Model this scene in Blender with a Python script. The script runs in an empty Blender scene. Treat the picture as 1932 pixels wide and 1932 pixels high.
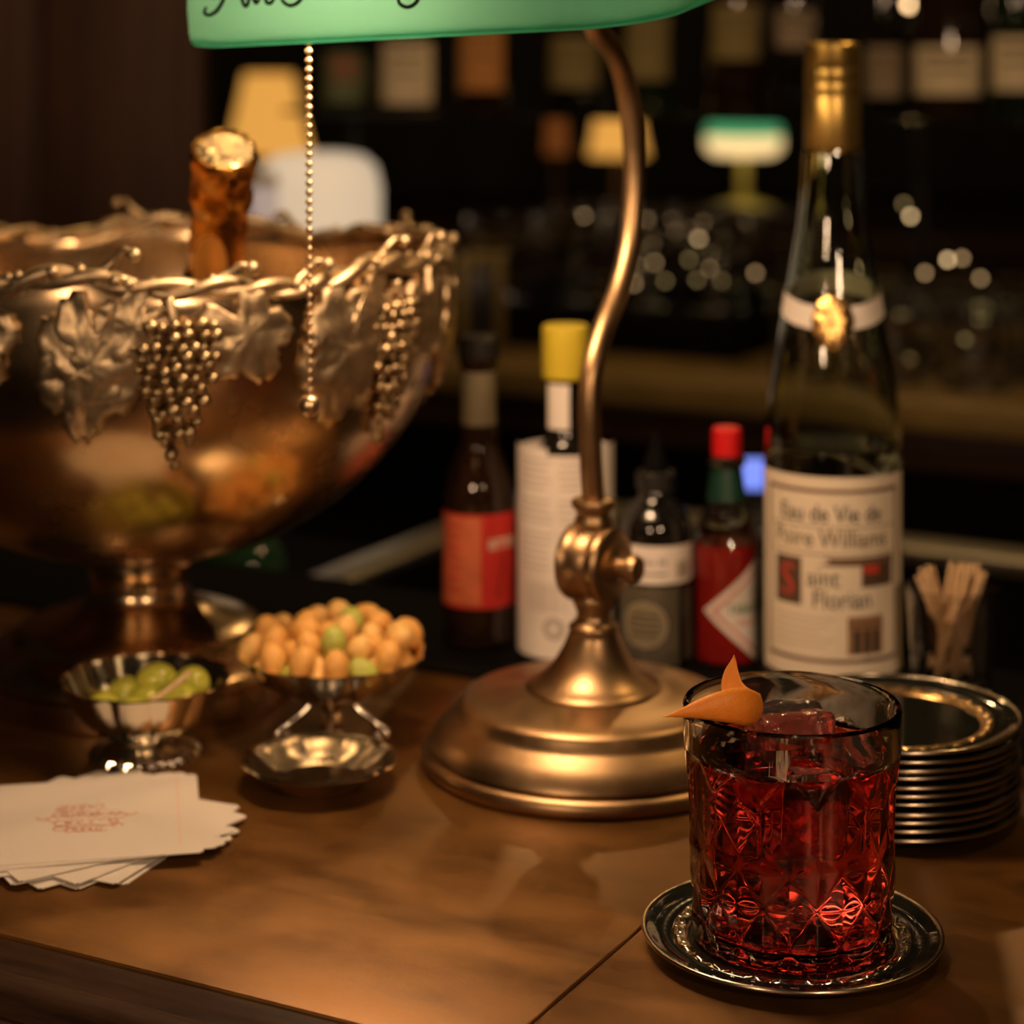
import bpy, bmesh, math, random
from mathutils import Vector, Matrix, noise

random.seed(7)
PI = math.pi
scene = bpy.context.scene
COL = scene.collection

# ------------------------------------------------------------------ camera
FPX, HOR, CX, CAMZ = 4095.0, 71.0, 966.0, 0.355
cam_d = bpy.data.cameras.new('camera')
cam = bpy.data.objects.new('camera', cam_d)
COL.objects.link(cam)
cam.location = (0, 0, CAMZ)
cam.rotation_euler = (PI / 2, 0, 0)
cam_d.sensor_width = 36.0
cam_d.lens = 36.0 * FPX / 1932.0
cam_d.shift_y = -(966.0 - HOR) / 1932.0
cam_d.clip_start = 0.05
cam_d.dof.use_dof = True
cam_d.dof.focus_distance = 0.835
cam_d.dof.aperture_fstop = 6.3
scene.camera = cam

# ------------------------------------------------------------------ world, view
world = bpy.data.worlds.new('World')
scene.world = world
world.use_nodes = True
world.node_tree.nodes['Background'].inputs[0].default_value = (1.0, 0.60, 0.30, 1)
world.node_tree.nodes['Background'].inputs[1].default_value = 0.006
scene.view_settings.view_transform = 'Standard'
scene.view_settings.look = 'None'
scene.view_settings.exposure = 0.0
scene.view_settings.gamma = 1.0
scene.view_settings.use_curve_mapping = False
scene.cycles.use_denoising = True
scene.cycles.max_bounces = 12
scene.cycles.diffuse_bounces = 3
scene.cycles.glossy_bounces = 4
scene.cycles.transmission_bounces = 12
scene.cycles.use_adaptive_sampling = True
scene.cycles.adaptive_threshold = 0.05
scene.cycles.transparent_max_bounces = 12
scene.cycles.sample_clamp_indirect = 6.0
scene.cycles.blur_glossy = 0.2

# ------------------------------------------------------------------ unseen point lights: guest-side bar lamps, added back-bar fill
BULB_STRENGTH = 105.0
WARM = (1.0, 0.64, 0.38)
AMBER = (1.0, 0.60, 0.24)
def unseen_light(loc, power, radius=0.03, color=WARM):
    d = bpy.data.lights.new('unseen_light', 'POINT')
    d.energy = power; d.shadow_soft_size = radius; d.color = color
    o = bpy.data.objects.new('unseen_light', d); COL.objects.link(o); o.location = loc
    return o
# neighbouring bar lamps on the guest side, a little above the counter
unseen_light((-0.50, -0.12, 0.50), 12.0, 0.05)
unseen_light((0.42, -0.30, 0.60), 19.0, 0.05)
unseen_light((-0.1, 1.62, 1.25), 9.0, 0.02, AMBER)  # added amber lights without fixtures, brightening the back bar and its glints
unseen_light((0.7, 1.35, 1.2), 8.0, 0.02, AMBER)
unseen_light((0.28, 2.75, 1.0), 5.0, 0.02, AMBER)
unseen_light((-0.9, 2.2, 1.3), 3.0, 0.02, AMBER)

def P(px, py, D):
    return Vector(((px - CX) / FPX * D, D, CAMZ - (py - HOR) / FPX * D))

# bar directions: U along the bar (right and nearer), N away from the guest
YAW = math.radians(-28)
U = Vector((math.cos(YAW), math.sin(YAW), 0)); N = Vector((-math.sin(YAW), math.cos(YAW), 0))
def UN(u, n, z=0.0):
    return U * u + N * n + Vector((0, 0, z))

# ------------------------------------------------------------------ materials
MATS = {}
def nodes_of(name):
    m = bpy.data.materials.new(name); m.use_nodes = True
    nt = m.node_tree
    return m, nt, nt.nodes['Principled BSDF']
def mat(name, color, rough=0.5, metal=0.0, spec=0.5, trans=0.0, ior=1.5, vary=0.0, vscale=40.0, bump=0.0, bscale=200.0,
        coat=0.0, emit=None, estr=0.0, stretch=(1, 1, 1), sss=0.0, rvary=0.0, bdist=0.0005):
    if name in MATS: return MATS[name]
    m, nt, b = nodes_of(name)
    b.inputs['Base Color'].default_value = (*color, 1)
    b.inputs['Roughness'].default_value = rough
    b.inputs['Metallic'].default_value = metal
    b.inputs['Specular IOR Level'].default_value = spec
    b.inputs['Transmission Weight'].default_value = trans
    b.inputs['IOR'].default_value = ior
    b.inputs['Coat Weight'].default_value = coat
    if sss:
        b.inputs['Subsurface Weight'].default_value = sss
        b.inputs['Subsurface Radius'].default_value = (0.004, 0.002, 0.001)
        b.inputs['Subsurface Scale'].default_value = 1.0
    if emit:
        b.inputs['Emission Color'].default_value = (*emit, 1)
        b.inputs['Emission Strength'].default_value = estr
    if vary or bump or rvary:
        tc = nt.nodes.new('ShaderNodeTexCoord')
        mp = nt.nodes.new('ShaderNodeMapping'); mp.inputs['Scale'].default_value = stretch
        nt.links.new(tc.outputs['Object'], mp.inputs['Vector'])
        if vary or rvary:
            n1 = nt.nodes.new('ShaderNodeTexNoise'); n1.inputs['Scale'].default_value = vscale
            n1.inputs['Detail'].default_value = 6; n1.inputs['Roughness'].default_value = 0.6
            nt.links.new(mp.outputs['Vector'], n1.inputs['Vector'])
        if vary:
            rp = nt.nodes.new('ShaderNodeValToRGB')
            rp.color_ramp.elements[0].position = 0.3; rp.color_ramp.elements[1].position = 0.7
            rp.color_ramp.elements[0].color = (*[max(0, c * (1 - vary)) for c in color], 1)
            rp.color_ramp.elements[1].color = (*[min(1, c * (1 + vary)) for c in color], 1)
            nt.links.new(n1.outputs['Fac'], rp.inputs['Fac'])
            nt.links.new(rp.outputs['Color'], b.inputs['Base Color'])
        if rvary:
            mr = nt.nodes.new('ShaderNodeMapRange')
            mr.inputs['From Min'].default_value = 0.3; mr.inputs['From Max'].default_value = 0.7
            mr.inputs['To Min'].default_value = max(0, rough - rvary); mr.inputs['To Max'].default_value = rough + rvary
            nt.links.new(n1.outputs['Fac'], mr.inputs['Value']); nt.links.new(mr.outputs['Result'], b.inputs['Roughness'])
        if bump:
            n2 = nt.nodes.new('ShaderNodeTexNoise'); n2.inputs['Scale'].default_value = bscale; n2.inputs['Detail'].default_value = 4
            bp = nt.nodes.new('ShaderNodeBump'); bp.inputs['Strength'].default_value = bump; bp.inputs['Distance'].default_value = bdist
            nt.links.new(mp.outputs['Vector'], n2.inputs['Vector'])
            nt.links.new(n2.outputs['Fac'], bp.inputs['Height']); nt.links.new(bp.outputs['Normal'], b.inputs['Normal'])
    MATS[name] = m
    return m

M_BRASSTOP = mat('aged_brass_sheet', (0.132, 0.058, 0.0100), 0.38, 0.58, vary=0.33, vscale=13, bump=0.10, bscale=420, stretch=(1, 2.2, 1), rvary=0.10)
M_BRASSEDGE = mat('worn_brass_edge', (0.55, 0.33, 0.12), 0.28, 1.0)
M_DARKWOOD = mat('dark_stained_wood', (0.034, 0.016, 0.008), 0.45, spec=0.25, vary=0.4, vscale=30, stretch=(1, 12, 12), bump=0.1, bscale=60)
M_REDWOOD = mat('red_brown_panelling', (0.072, 0.030, 0.018), 0.55, vary=0.35, vscale=6, stretch=(6, 6, 0.6))
M_BLACKWALL = mat('dark_plaster', (0.018, 0.014, 0.010), 0.7, vary=0.3, vscale=5)
M_FLOOR = mat('dark_floor_boards', (0.03, 0.02, 0.013), 0.5, vary=0.3, vscale=8)
M_RUBBER = mat('black_rubber', (0.004, 0.0036, 0.003), 0.8, spec=0.05)
M_STEEL = mat('brushed_steel', (0.55, 0.52, 0.44), 0.35, 1.0, vary=0.15, vscale=40, stretch=(1, 20, 20))
M_LAMPBRASS = mat('antique_brass', (0.40, 0.262, 0.138), 0.37, 1.0, vary=0.12, vscale=30, rvary=0.05)
M_CHAIN = mat('chain_brass', (0.78, 0.58, 0.36), 0.34, 1.0)
M_SILVER = mat('polished_silver', (0.84, 0.77, 0.64), 0.15, 1.0, rvary=0.04, vscale=60)
M_OLDSILVER = mat('old_silver_plate', (0.60, 0.43, 0.25), 0.24, 1.0, vary=0.22, vscale=14, rvary=0.07, bump=0.12, bscale=30, bdist=0.001)
M_ORNAMENT = mat('tarnished_silver_relief', (0.50, 0.385, 0.24), 0.44, 1.0, vary=0.35, vscale=90, bump=0.15, bscale=250, bdist=0.001)
M_GRAPE = mat('tarnished_silver_grape', (0.40, 0.30, 0.17), 0.32, 1.0)
M_GLASS = mat('clear_glass', (1, 1, 1), 0.0, trans=1.0, ior=1.5)
M_GLASSG = mat('bottle_glass', (0.93, 0.98, 0.90), 0.0, trans=1.0, ior=1.5)
M_BROWNGLASS = mat('brown_bottle_glass', (0.020, 0.009, 0.004), 0.06, spec=0.6, coat=0.3)
M_BLACKGLASS = mat('black_bottle_glass', (0.008, 0.007, 0.006), 0.06, spec=0.6, coat=0.3)
M_GREENGLASS = mat('dark_green_glass', (0.012, 0.020, 0.010), 0.07, spec=0.6, coat=0.3)
M_COASTER = mat('black_enamel_metal', (0.012, 0.013, 0.010), 0.08, spec=0.7, coat=0.5)
M_RIM = mat('worn_silver_rim', (0.58, 0.50, 0.38), 0.22, 1.0)
M_AMBER = mat('amber_fluted_glass', (0.55, 0.34, 0.14), 0.2, 0.85)
M_PAPER = mat('napkin_paper', (0.72, 0.66, 0.58), 0.9, bump=0.1, bscale=500)
M_LABEL = mat('white_label_paper', (0.90, 0.82, 0.74), 0.75)
M_CREAM = mat('cream_label_paper', (0.88, 0.77, 0.60), 0.75)
M_INK = mat('black_ink', (0.03, 0.025, 0.02), 0.7)
M_GREYINK = mat('grey_ink', (0.42, 0.37, 0.33), 0.7)
M_REDINK = mat('red_ink', (0.62, 0.05, 0.03), 0.6)
M_PINKINK = mat('faded_red_ink', (0.66, 0.30, 0.20), 0.85)
M_GREENINK = mat('green_ink', (0.05, 0.20, 0.06), 0.7)
M_BROWNINK = mat('brown_print', (0.16, 0.085, 0.045), 0.7)
M_OLIVEINK = mat('olive_print', (0.15, 0.115, 0.06), 0.7)
M_REDLABEL = mat('red_label_paper', (0.62, 0.030, 0.022), 0.55)
M_ORANGELABEL = mat('faded_orange_label', (0.70, 0.17, 0.07), 0.6, vary=0.15, vscale=120)
M_YELLOWCAP = mat('yellow_plastic_cap', (0.66, 0.52, 0.04), 0.45)
M_REDCAP = mat('red_plastic_cap', (0.75, 0.012, 0.015), 0.4)
M_BLACKPLASTIC = mat('black_plastic', (0.014, 0.013, 0.012), 0.35)
M_GOLDFOIL = mat('gold_foil', (0.72, 0.37, 0.085), 0.22, 1.0, vary=0.2, vscale=160, bump=0.9, bscale=130, bdist=0.002)
M_GOLDCAP = mat('gold_screw_cap', (0.62, 0.42, 0.12), 0.36, 0.9)
M_GOLDSEAL = mat('gold_seal', (0.85, 0.52, 0.18), 0.25, 1.0, bump=0.5, bscale=400)
M_WHITEFOIL = mat('white_foil', (0.80, 0.76, 0.76), 0.4)
M_SAUCE = mat('red_pepper_sauce', (0.22, 0.009, 0.006), 0.12, coat=0.6)
M_OLIVE = mat('green_olive', (0.52, 0.53, 0.07), 0.22, coat=0.4, sss=0.2, vary=0.15, vscale=90)
M_NUT = mat('roasted_nut', (0.80, 0.43, 0.11), 0.5, vary=0.12, vscale=150, sss=0.15)
M_NUTPALE = mat('pale_nut', (0.84, 0.52, 0.17), 0.5, vary=0.1, vscale=150, sss=0.15)
M_NUTGREEN = mat('green_coated_nut', (0.46, 0.50, 0.10), 0.5, vary=0.15, vscale=150, sss=0.15)
M_WOODPICK = mat('pale_pick_wood', (0.72, 0.50, 0.28), 0.6, vary=0.12, vscale=300)
M_PEEL = mat('orange_peel', (1.0, 0.31, 0.035), 0.42, vary=0.10, vscale=300, bump=0.45, bscale=1400, bdist=0.0006, sss=0.15)
M_PITH = mat('orange_pith', (0.95, 0.36, 0.06), 0.6)
M_ICE = mat('ice', (1, 0.97, 0.92), 0.06, trans=0.975, ior=1.31, bump=0.5, bscale=160, bdist=0.0012)
M_INKSHADE = mat('shade_lettering', (0.004, 0.012, 0.006), 0.6)
M_WHITEGLOW = mat('lit_cream_glass', (0.8, 0.72, 0.6), 0.5, emit=(1.0, 0.78, 0.54), estr=0.55)
M_ORANGEGLOW = mat('lit_amber_fabric', (0.7, 0.4, 0.15), 0.8, emit=(1.0, 0.46, 0.085), estr=0.75)
M_GREENGLOW = mat('lit_green_glass', (0.05, 0.3, 0.15), 0.3, emit=(0.10, 0.46, 0.19), estr=0.62)
M_BULBGLOW = mat('lit_frosted_bulb', (0.9, 0.8, 0.6), 0.5, emit=(1.0, 0.66, 0.30), estr=1.5)
M_SPARKLE = mat('sparkle_bulb', (0.9, 0.8, 0.6), 0.5, emit=(1.0, 0.62, 0.30), estr=9.0)
M_BLUESCREEN = mat('lit_blue_screen', (0.1, 0.1, 0.3), 0.4, emit=(0.17, 0.25, 0.85), estr=1.3)
M_BULB = mat('desk_lamp_bulb', (0.9, 0.85, 0.7), 0.5, emit=WARM, estr=BULB_STRENGTH)

# liquids
def liquid(name, color, vol, dens, ior=1.34):
    m, nt, b = nodes_of(name)
    b.inputs['Base Color'].default_value = (*color, 1)
    b.inputs['Roughness'].default_value = 0.0
    b.inputs['Transmission Weight'].default_value = 1.0
    b.inputs['IOR'].default_value = ior
    if dens:
        va = nt.nodes.new('ShaderNodeVolumeAbsorption')
        va.inputs['Color'].default_value = (*vol, 1); va.inputs['Density'].default_value = dens
        nt.links.new(va.outputs[0], nt.nodes['Material Output'].inputs['Volume'])
    return m
M_DRINK = liquid('red_bitter_cocktail', (1.0, 0.24, 0.22), (0.995, 0.03, 0.045), 16.0)
M_SPIRIT = liquid('clear_spirit', (0.96, 0.98, 0.94), (1, 1, 1), 0)

# cased lamp glass: green outside, white inside, both let light through
def shade_glass():
    m, nt, b = nodes_of('green_cased_glass')
    out = nt.nodes['Material Output']
    b.inputs['Base Color'].default_value = (0.06, 0.34, 0.17, 1); b.inputs['Roughness'].default_value = 0.12
    tr = nt.nodes.new('ShaderNodeBsdfTranslucent'); tr.inputs['Color'].default_value = (0.27, 0.69, 0.56, 1)
    mx = nt.nodes.new('ShaderNodeMixShader'); mx.inputs[0].default_value = 0.72
    nt.links.new(b.outputs[0], mx.inputs[1]); nt.links.new(tr.outputs[0], mx.inputs[2]); nt.links.new(mx.outputs[0], out.inputs['Surface'])
    m2, nt, b = nodes_of('white_cased_glass')
    out = nt.nodes['Material Output']
    b.inputs['Base Color'].default_value = (0.85, 0.83, 0.75, 1); b.inputs['Roughness'].default_value = 0.2
    tr = nt.nodes.new('ShaderNodeBsdfTranslucent'); tr.inputs['Color'].default_value = (0.9, 0.9, 0.8, 1)
    mx = nt.nodes.new('ShaderNodeMixShader'); mx.inputs[0].default_value = 0.12
    nt.links.new(b.outputs[0], mx.inputs[1]); nt.links.new(tr.outputs[0], mx.inputs[2]); nt.links.new(mx.outputs[0], out.inputs['Surface'])
    return m, m2
M_SHADE, M_SHADEIN = shade_glass()

# ------------------------------------------------------------------ object helpers
def link(name, me, parent=None, mats=None):
    o = bpy.data.objects.new(name, me); COL.objects.link(o)
    if parent is not None: o.parent = parent
    if mats is not None:
        if len(me.materials): me.materials.clear()
        for m in (mats if isinstance(mats, (list, tuple)) else [mats]): me.materials.append(m)
    return o
def finish(name, bm, mats, parent=None, smooth=True, angle=35):
    bmesh.ops.recalc_face_normals(bm, faces=bm.faces)
    me = bpy.data.meshes.new(name); bm.to_mesh(me); bm.free()
    if smooth:
        me.polygons.foreach_set('use_smooth', [True] * len(me.polygons))
        if angle < 180: me.set_sharp_from_angle(angle=math.radians(angle))
    return link(name, me, parent, mats)
def tag(o, label, cat, group=None, kind=None):
    o['label'] = label; o['category'] = cat
    if group: o['group'] = group
    if kind: o['kind'] = kind
    return o
def thing(name, label, cat, loc=(0, 0, 0), rotz=0.0, group=None):
    o = bpy.data.objects.new(name, None); COL.objects.link(o); o.empty_display_size = 0.01
    o.location = loc; o.rotation_euler = (0, 0, rotz)
    return tag(o, label, cat, group)
def struct(o):
    o['kind'] = 'structure'; return o
def copy_tree(o, parent=None):
    c = o.copy(); COL.objects.link(c)
    if parent is not None: c.parent = parent
    for ch in list(o.children): copy_tree(ch, c)
    return c

def revolve(bm, prof, seg=48, fn=None, caps=True, mi=0, center=(0, 0), xf=None):
    """prof: list of (r, z); fn(theta, r, z, k) -> (r, z)."""
    rings = []
    for k, (r, z) in enumerate(prof):
        if r < 1e-6:
            v = Vector((center[0], center[1], z))
            rings.append([bm.verts.new(xf @ v if xf else v)])
            continue
        ring = []
        for i in range(seg):
            t = 2 * PI * i / seg
            rr, zz = (r, z) if fn is None else fn(t, r, z, k)
            v = Vector((center[0] + rr * math.sin(t), center[1] - rr * math.cos(t), zz))
            ring.append(bm.verts.new(xf @ v if xf else v))
        rings.append(ring)
    for a, b in zip(rings[:-1], rings[1:]):
        if len(a) == 1 and len(b) == 1: continue
        for i in range(seg):
            j = (i + 1) % seg
            if len(a) == 1: f = bm.faces.new((a[0], b[j], b[i]))
            elif len(b) == 1: f = bm.faces.new((a[i], a[j], b[0]))
            else: f = bm.faces.new((a[i], a[j], b[j], b[i]))
            f.material_index = mi
    if caps:
        for rg in (rings[0], rings[-1]):
            if len(rg) > 2:
                f = bm.faces.new(rg); f.material_index = mi
    return rings
def lathe(name, prof, m, parent=None, seg=48, fn=None, caps=True, angle=35):
    bm = bmesh.new(); revolve(bm, prof, seg, fn, caps)
    return finish(name, bm, m, parent, angle=angle)
def tube(bm, pts, rad, seg=10, closed=False, mi=0, caps=True):
    pts = [Vector(p) for p in pts]; n = len(pts)
    rads = rad if isinstance(rad, (list, tuple)) else [rad] * n
    rings = []; prev = None
    for i, p in enumerate(pts):
        if closed: d = pts[(i + 1) % n] - pts[i - 1]
        else: d = pts[min(i + 1, n - 1)] - pts[max(i - 1, 0)]
        d.normalize()
        if prev is None:
            up = Vector((0, 0, 1)) if abs(d.z) < 0.9 else Vector((1, 0, 0))
            s = d.cross(up).normalized()
        else:
            s = (prev - d * prev.dot(d)).normalized()
        prev = s; t = d.cross(s)
        rings.append([bm.verts.new(p + (s * math.cos(2 * PI * k / seg) + t * math.sin(2 * PI * k / seg)) * rads[i]) for k in range(seg)])
    rg = list(zip(rings[:-1], rings[1:]))
    if closed: rg.append((rings[-1], rings[0]))
    for a, b in rg:
        for k in range(seg):
            f = bm.faces.new((a[k], a[(k + 1) % seg], b[(k + 1) % seg], b[k])); f.material_index = mi
    if caps and not closed:
        bm.faces.new(rings[0][::-1]).material_index = mi; bm.faces.new(rings[-1]).material_index = mi
def spline(pts, n=8):
    """Catmull-Rom through pts."""
    pts = [Vector(p) for p in pts]; out = []
    for i in range(len(pts) - 1):
        p0 = pts[max(i - 1, 0)]; p1 = pts[i]; p2 = pts[i + 1]; p3 = pts[min(i + 2, len(pts) - 1)]
        for k in range(n):
            t = k / n
            out.append(0.5 * ((2 * p1) + (p2 - p0) * t + (2 * p0 - 5 * p1 + 4 * p2 - p3) * t * t + (3 * p1 - p0 - 3 * p2 + p3) * t ** 3))
    out.append(pts[-1]); return out
def add_box(bm, c, s, rot=None, mi=0):
    vs = []
    for x in (-1, 1):
        for y in (-1, 1):
            for z in (-1, 1):
                v = Vector((x * s[0] / 2, y * s[1] / 2, z * s[2] / 2))
                if rot: v = rot @ v
                vs.append(bm.verts.new(v + Vector(c)))
    for q in ((0, 1, 3, 2), (4, 6, 7, 5), (0, 4, 5, 1), (2, 3, 7, 6), (0, 2, 6, 4), (1, 5, 7, 3)):
        bm.faces.new([vs[i] for i in q]).material_index = mi
def bevel_box(name, c, s, m, parent=None, bev=0.002, seg=2, rot=None):
    bm = bmesh.new(); add_box(bm, c, s, rot)
    bmesh.ops.recalc_face_normals(bm, faces=bm.faces)
    bmesh.ops.bevel(bm, geom=bm.edges[:] + bm.verts[:], offset=bev, segments=seg, affect='EDGES', profile=0.5)
    return finish(name, bm, m, parent, angle=50)
def ball(bm, c, r, sub=2, scale=(1, 1, 1), rot=None, mi=0):
    mt = Matrix.Translation(Vector(c)) @ (rot.to_4x4() if rot else Matrix.Identity(4)) @ Matrix.Diagonal((scale[0], scale[1], scale[2], 1))
    n0 = len(bm.faces)
    bmesh.ops.create_icosphere(bm, subdivisions=sub, radius=r, matrix=mt)
    bm.faces.ensure_lookup_table()
    if mi:
        for f in bm.faces[n0:]: f.material_index = mi
# flat print wrapped on a cylinder: angle 0 faces the local -Y side
def wrap_patch(bm, r, a0, a1, z0, z1, mi=0, seg=16, rows=1, rz=None):
    """Curved rectangle; rz(z) gives the radius when it changes with height."""
    g = []
    for j in range(rows + 1):
        z = z0 + (z1 - z0) * j / rows
        row = []
        for i in range(seg + 1):
            a = math.radians(a0 + (a1 - a0) * i / seg)
            rr = r if rz is None else rz(z)
            row.append(bm.verts.new((rr * math.sin(a), -rr * math.cos(a), z)))
        g.append(row)
    for j in range(rows):
        for i in range(seg):
            bm.faces.new((g[j][i], g[j][i + 1], g[j + 1][i + 1], g[j + 1][i])).material_index = mi
def wrap_poly(bm, r, fl, fr, z0, z1, mi=0, seg=12, rows=16):
    """Curved shape: at height z it spans angles fl(z)..fr(z) in degrees."""
    g = []
    for j in range(rows + 1):
        z = z0 + (z1 - z0) * j / rows; a0, a1 = fl(z), fr(z)
        g.append([bm.verts.new((r * math.sin(math.radians(a0 + (a1 - a0) * i / seg)), -r * math.cos(math.radians(a0 + (a1 - a0) * i / seg)), z)) for i in range(seg + 1)])
    for j in range(rows):
        for i in range(seg):
            bm.faces.new((g[j][i], g[j][i + 1], g[j + 1][i + 1], g[j + 1][i])).material_index = mi
_fonts = {}
def text_mesh(body, size, align='CENTER', shear=0.0, bold=0.0):
    cu = bpy.data.curves.new('text', 'FONT'); cu.body = body; cu.size = size; cu.align_x = align
    cu.shear = shear; cu.offset = bold; cu.resolution_u = 3
    o = bpy.data.objects.new('text', cu); COL.objects.link(o)
    dg = bpy.context.evaluated_depsgraph_get(); dg.update()
    me = bpy.data.meshes.new_from_object(o.evaluated_get(dg))
    bpy.data.objects.remove(o); bpy.data.curves.remove(cu)
    return me
def wrap_text(bm, body, size, r, a, z, mi, align='CENTER', shear=0.0, bold=0.0, sx=1.0):
    me = text_mesh(body, size, align, shear, bold)
    tb = bmesh.new(); tb.from_mesh(me); bpy.data.meshes.remove(me)
    bmesh.ops.triangulate(tb, faces=tb.faces)
    a0 = math.radians(a); mp = {}
    for v in tb.verts:
        t = a0 + v.co.x * sx / r
        mp[v] = bm.verts.new((r * math.sin(t), -r * math.cos(t), z + v.co.y))
    for f in tb.faces:
        try: bm.faces.new([mp[v] for v in f.verts]).material_index = mi
        except ValueError: pass
    tb.free()
def flat_label(name, bm, mats, parent):
    me = bpy.data.meshes.new(name); bm.to_mesh(me); bm.free()
    me.polygons.foreach_set('use_smooth', [True] * len(me.polygons))
    return link(name, me, parent, mats)

# ================================================================== THE SETTING
def slab(name, u0, u1, n0, n1, z0, z1, m, parent=None, bev=0.002):
    return bevel_box(name, ((u0 + u1) / 2, (n0 + n1) / 2, (z0 + z1) / 2), (u1 - u0, n1 - n0, z1 - z0), m, parent, bev)

floor = struct(bevel_box('floor', (0, 3.0, -1.12), (14, 12, 0.04), M_FLOOR, None, 0.001))
wall = struct(bevel_box('wall_back', (0, 6.4, 0.6), (14, 0.08, 3.4), M_BLACKWALL, None, 0.001))
# panelled pier on the left, between guest side and back bar
pier = bevel_box('wall_left', (0, 0, 0.2), (1.5, 0.10, 2.6), M_REDWOOD, None, 0.003)
pier.location = P(385, HOR, 3.3) + Vector((-0.75, 0, 0)); struct(pier)
for k in range(5):
    bevel_box('panel', (0.62 - k * 0.27, -0.056, 0.2), (0.22, 0.016, 2.3), M_REDWOOD, pier, 0.006)

# bar counter with two brass sheets, wooden edge moulding, rear rubber-edged ledge
counter = thing('bar_counter', 'long bar counter topped with worn brown brass sheets and dark wooden front edge', 'counter', (0, 0, 0), YAW)
SEAM = -0.361
F0, B0 = 0.664, 1.19
slab('brass_sheet', -2.2, SEAM - 0.0004, F0, B0, -0.012, 0.0, M_BRASSTOP, counter, 0.0009)
slab('brass_sheet', SEAM + 0.0004, 1.3, F0, B0, -0.012, 0.0, M_BRASSTOP, counter, 0.0009)
def extrude_profile(name, prof, u0, u1, m, parent, angle=35):
    bm = bmesh.new()
    a = [bm.verts.new((u0, n, z)) for n, z in prof]; b = [bm.verts.new((u1, n, z)) for n, z in prof]
    k = len(prof)
    for i in range(k): bm.faces.new((a[i], a[(i + 1) % k], b[(i + 1) % k], b[i]))
    bm.faces.new(a[::-1]); bm.faces.new(b)
    return finish(name, bm, m, parent, angle=angle)
mold = [(F0 - 0.0006, -0.0015), (0.655, -0.004), (0.650, -0.0068)]
for k in range(9):
    t = PI * k / 8
    mold.append((0.640 + 0.008 * math.cos(t), -0.0068 + 0.0042 * math.sin(t)))
mold += [(0.630, -0.013), (0.622, -0.014)]
for k in range(7):
    t = PI * 0.5 + PI * k / 6
    mold.append((0.622 + 0.016 * math.cos(t), -0.030 + 0.016 * math.sin(t)))
mold += [(0.640, -0.05), (0.660, -0.07), (F0 - 0.0006, -0.07)]
extrude_profile('edge_moulding', mold, -2.2, 1.3, M_DARKWOOD, counter)
slab('counter_body', -2.2, 1.3, F0 + 0.01, B0, -1.10, -0.0125, M_DARKWOOD, counter)
slab('back_edge', -2.2, 1.3, B0 + 0.0005, B0 + 0.012, -0.2, 0.001, M_RUBBER, counter)
MAT_N0, MAT_N1, MAT_Z = 1.050, 1.185, 0.003
mt = slab('bar_mat', -1.35, 0.9, MAT_N0, MAT_N1, 0.0003, MAT_Z, M_RUBBER, None, 0.0012)
mt.rotation_euler.z = YAW
tag(mt, 'black rubber bar mat under the bitters bottles at the rear of the counter', 'bar mat')

# steel ice well behind the counter
well = thing('ice_well', 'steel ice well with pale rim sunk behind the bar counter', 'sink', (0, 0, 0), YAW)
slab('rim', -0.905, -0.868, 1.22, 1.70, -0.062, -0.05, M_STEEL, well)
slab('rim', -0.868, 1.3, 1.665, 1.715, -0.062, -0.05, M_STEEL, well)
slab('basin', -0.868, 1.3, 1.22, 1.665, -0.40, -0.38, M_STEEL, well)
slab('side_panel', -0.9, -0.87, 1.22, 1.70, -1.1, -0.063, M_RUBBER, well)
slab('back_panel', -0.868, 1.3, 1.68, 1.71, -1.1, -0.063, M_RUBBER, well)
well_left = slab('bottle_rack_shelf', -2.0, -0.91, 1.24, 1.7, -0.14, -0.11, M_RUBBER)
well_left.rotation_euler.z = YAW
tag(well_left, 'low black shelf left of the ice well holding green bottles', 'shelf')
bevel_box('support', (-1.45, 1.47, -0.62), (1.0, 0.3, 0.96), M_RUBBER, well_left, 0.002)

# back bar
back = thing('back_bar', 'dark wooden back bar counter with a lit wooden front ledge', 'counter', (0, 0, 0), YAW)
slab('ledge', -1.9, 1.4, 2.0, 2.62, -0.02, 0.010, mat('ledge_wood', (0.20, 0.135, 0.045), 0.35, vary=0.3, vscale=20, stretch=(1, 10, 10)), back, 0.004)
slab('apron', -1.9, 1.4, 2.012, 2.05, -0.06, -0.021, M_DARKWOOD, back, 0.003)
slab('cabinet_body', -1.9, 1.4, 2.06, 2.6, -1.1, -0.021, M_RUBBER, back)
slab('riser', -1.24, -0.875, 2.15, 2.475, 0.0105, 0.055, M_RUBBER, back)
SH_N, SH_Z = 2.36, 0.266
slab('shelf_board', -1.535, 1.2, 2.27, 2.46, SH_Z - 0.006, SH_Z, M_BLACKGLASS, back, 0.001)
for u in (-1.525, -0.855, 0.35):
    bm = bmesh.new(); tube(bm, [(u, SH_N + 0.07, 0.0105), (u, SH_N + 0.07, SH_Z - 0.006)], 0.006, 10)
    finish('shelf_post', bm, M_BLACKPLASTIC, back)

# far counter with table lamps (the other side of the room)
FARZ = -0.045
far = struct(bevel_box('trim_1', (0.2, 5.0, FARZ - 0.03), (7.0, 1.2, 0.06), M_DARKWOOD, None, 0.004))
far['label'] = 'far dark counter under the table lamps'
bevel_box('counter_front', (0.2, 4.9, FARZ - 0.56), (6.8, 0.9, 1.0), M_DARKWOOD, far, 0.003)

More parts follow.
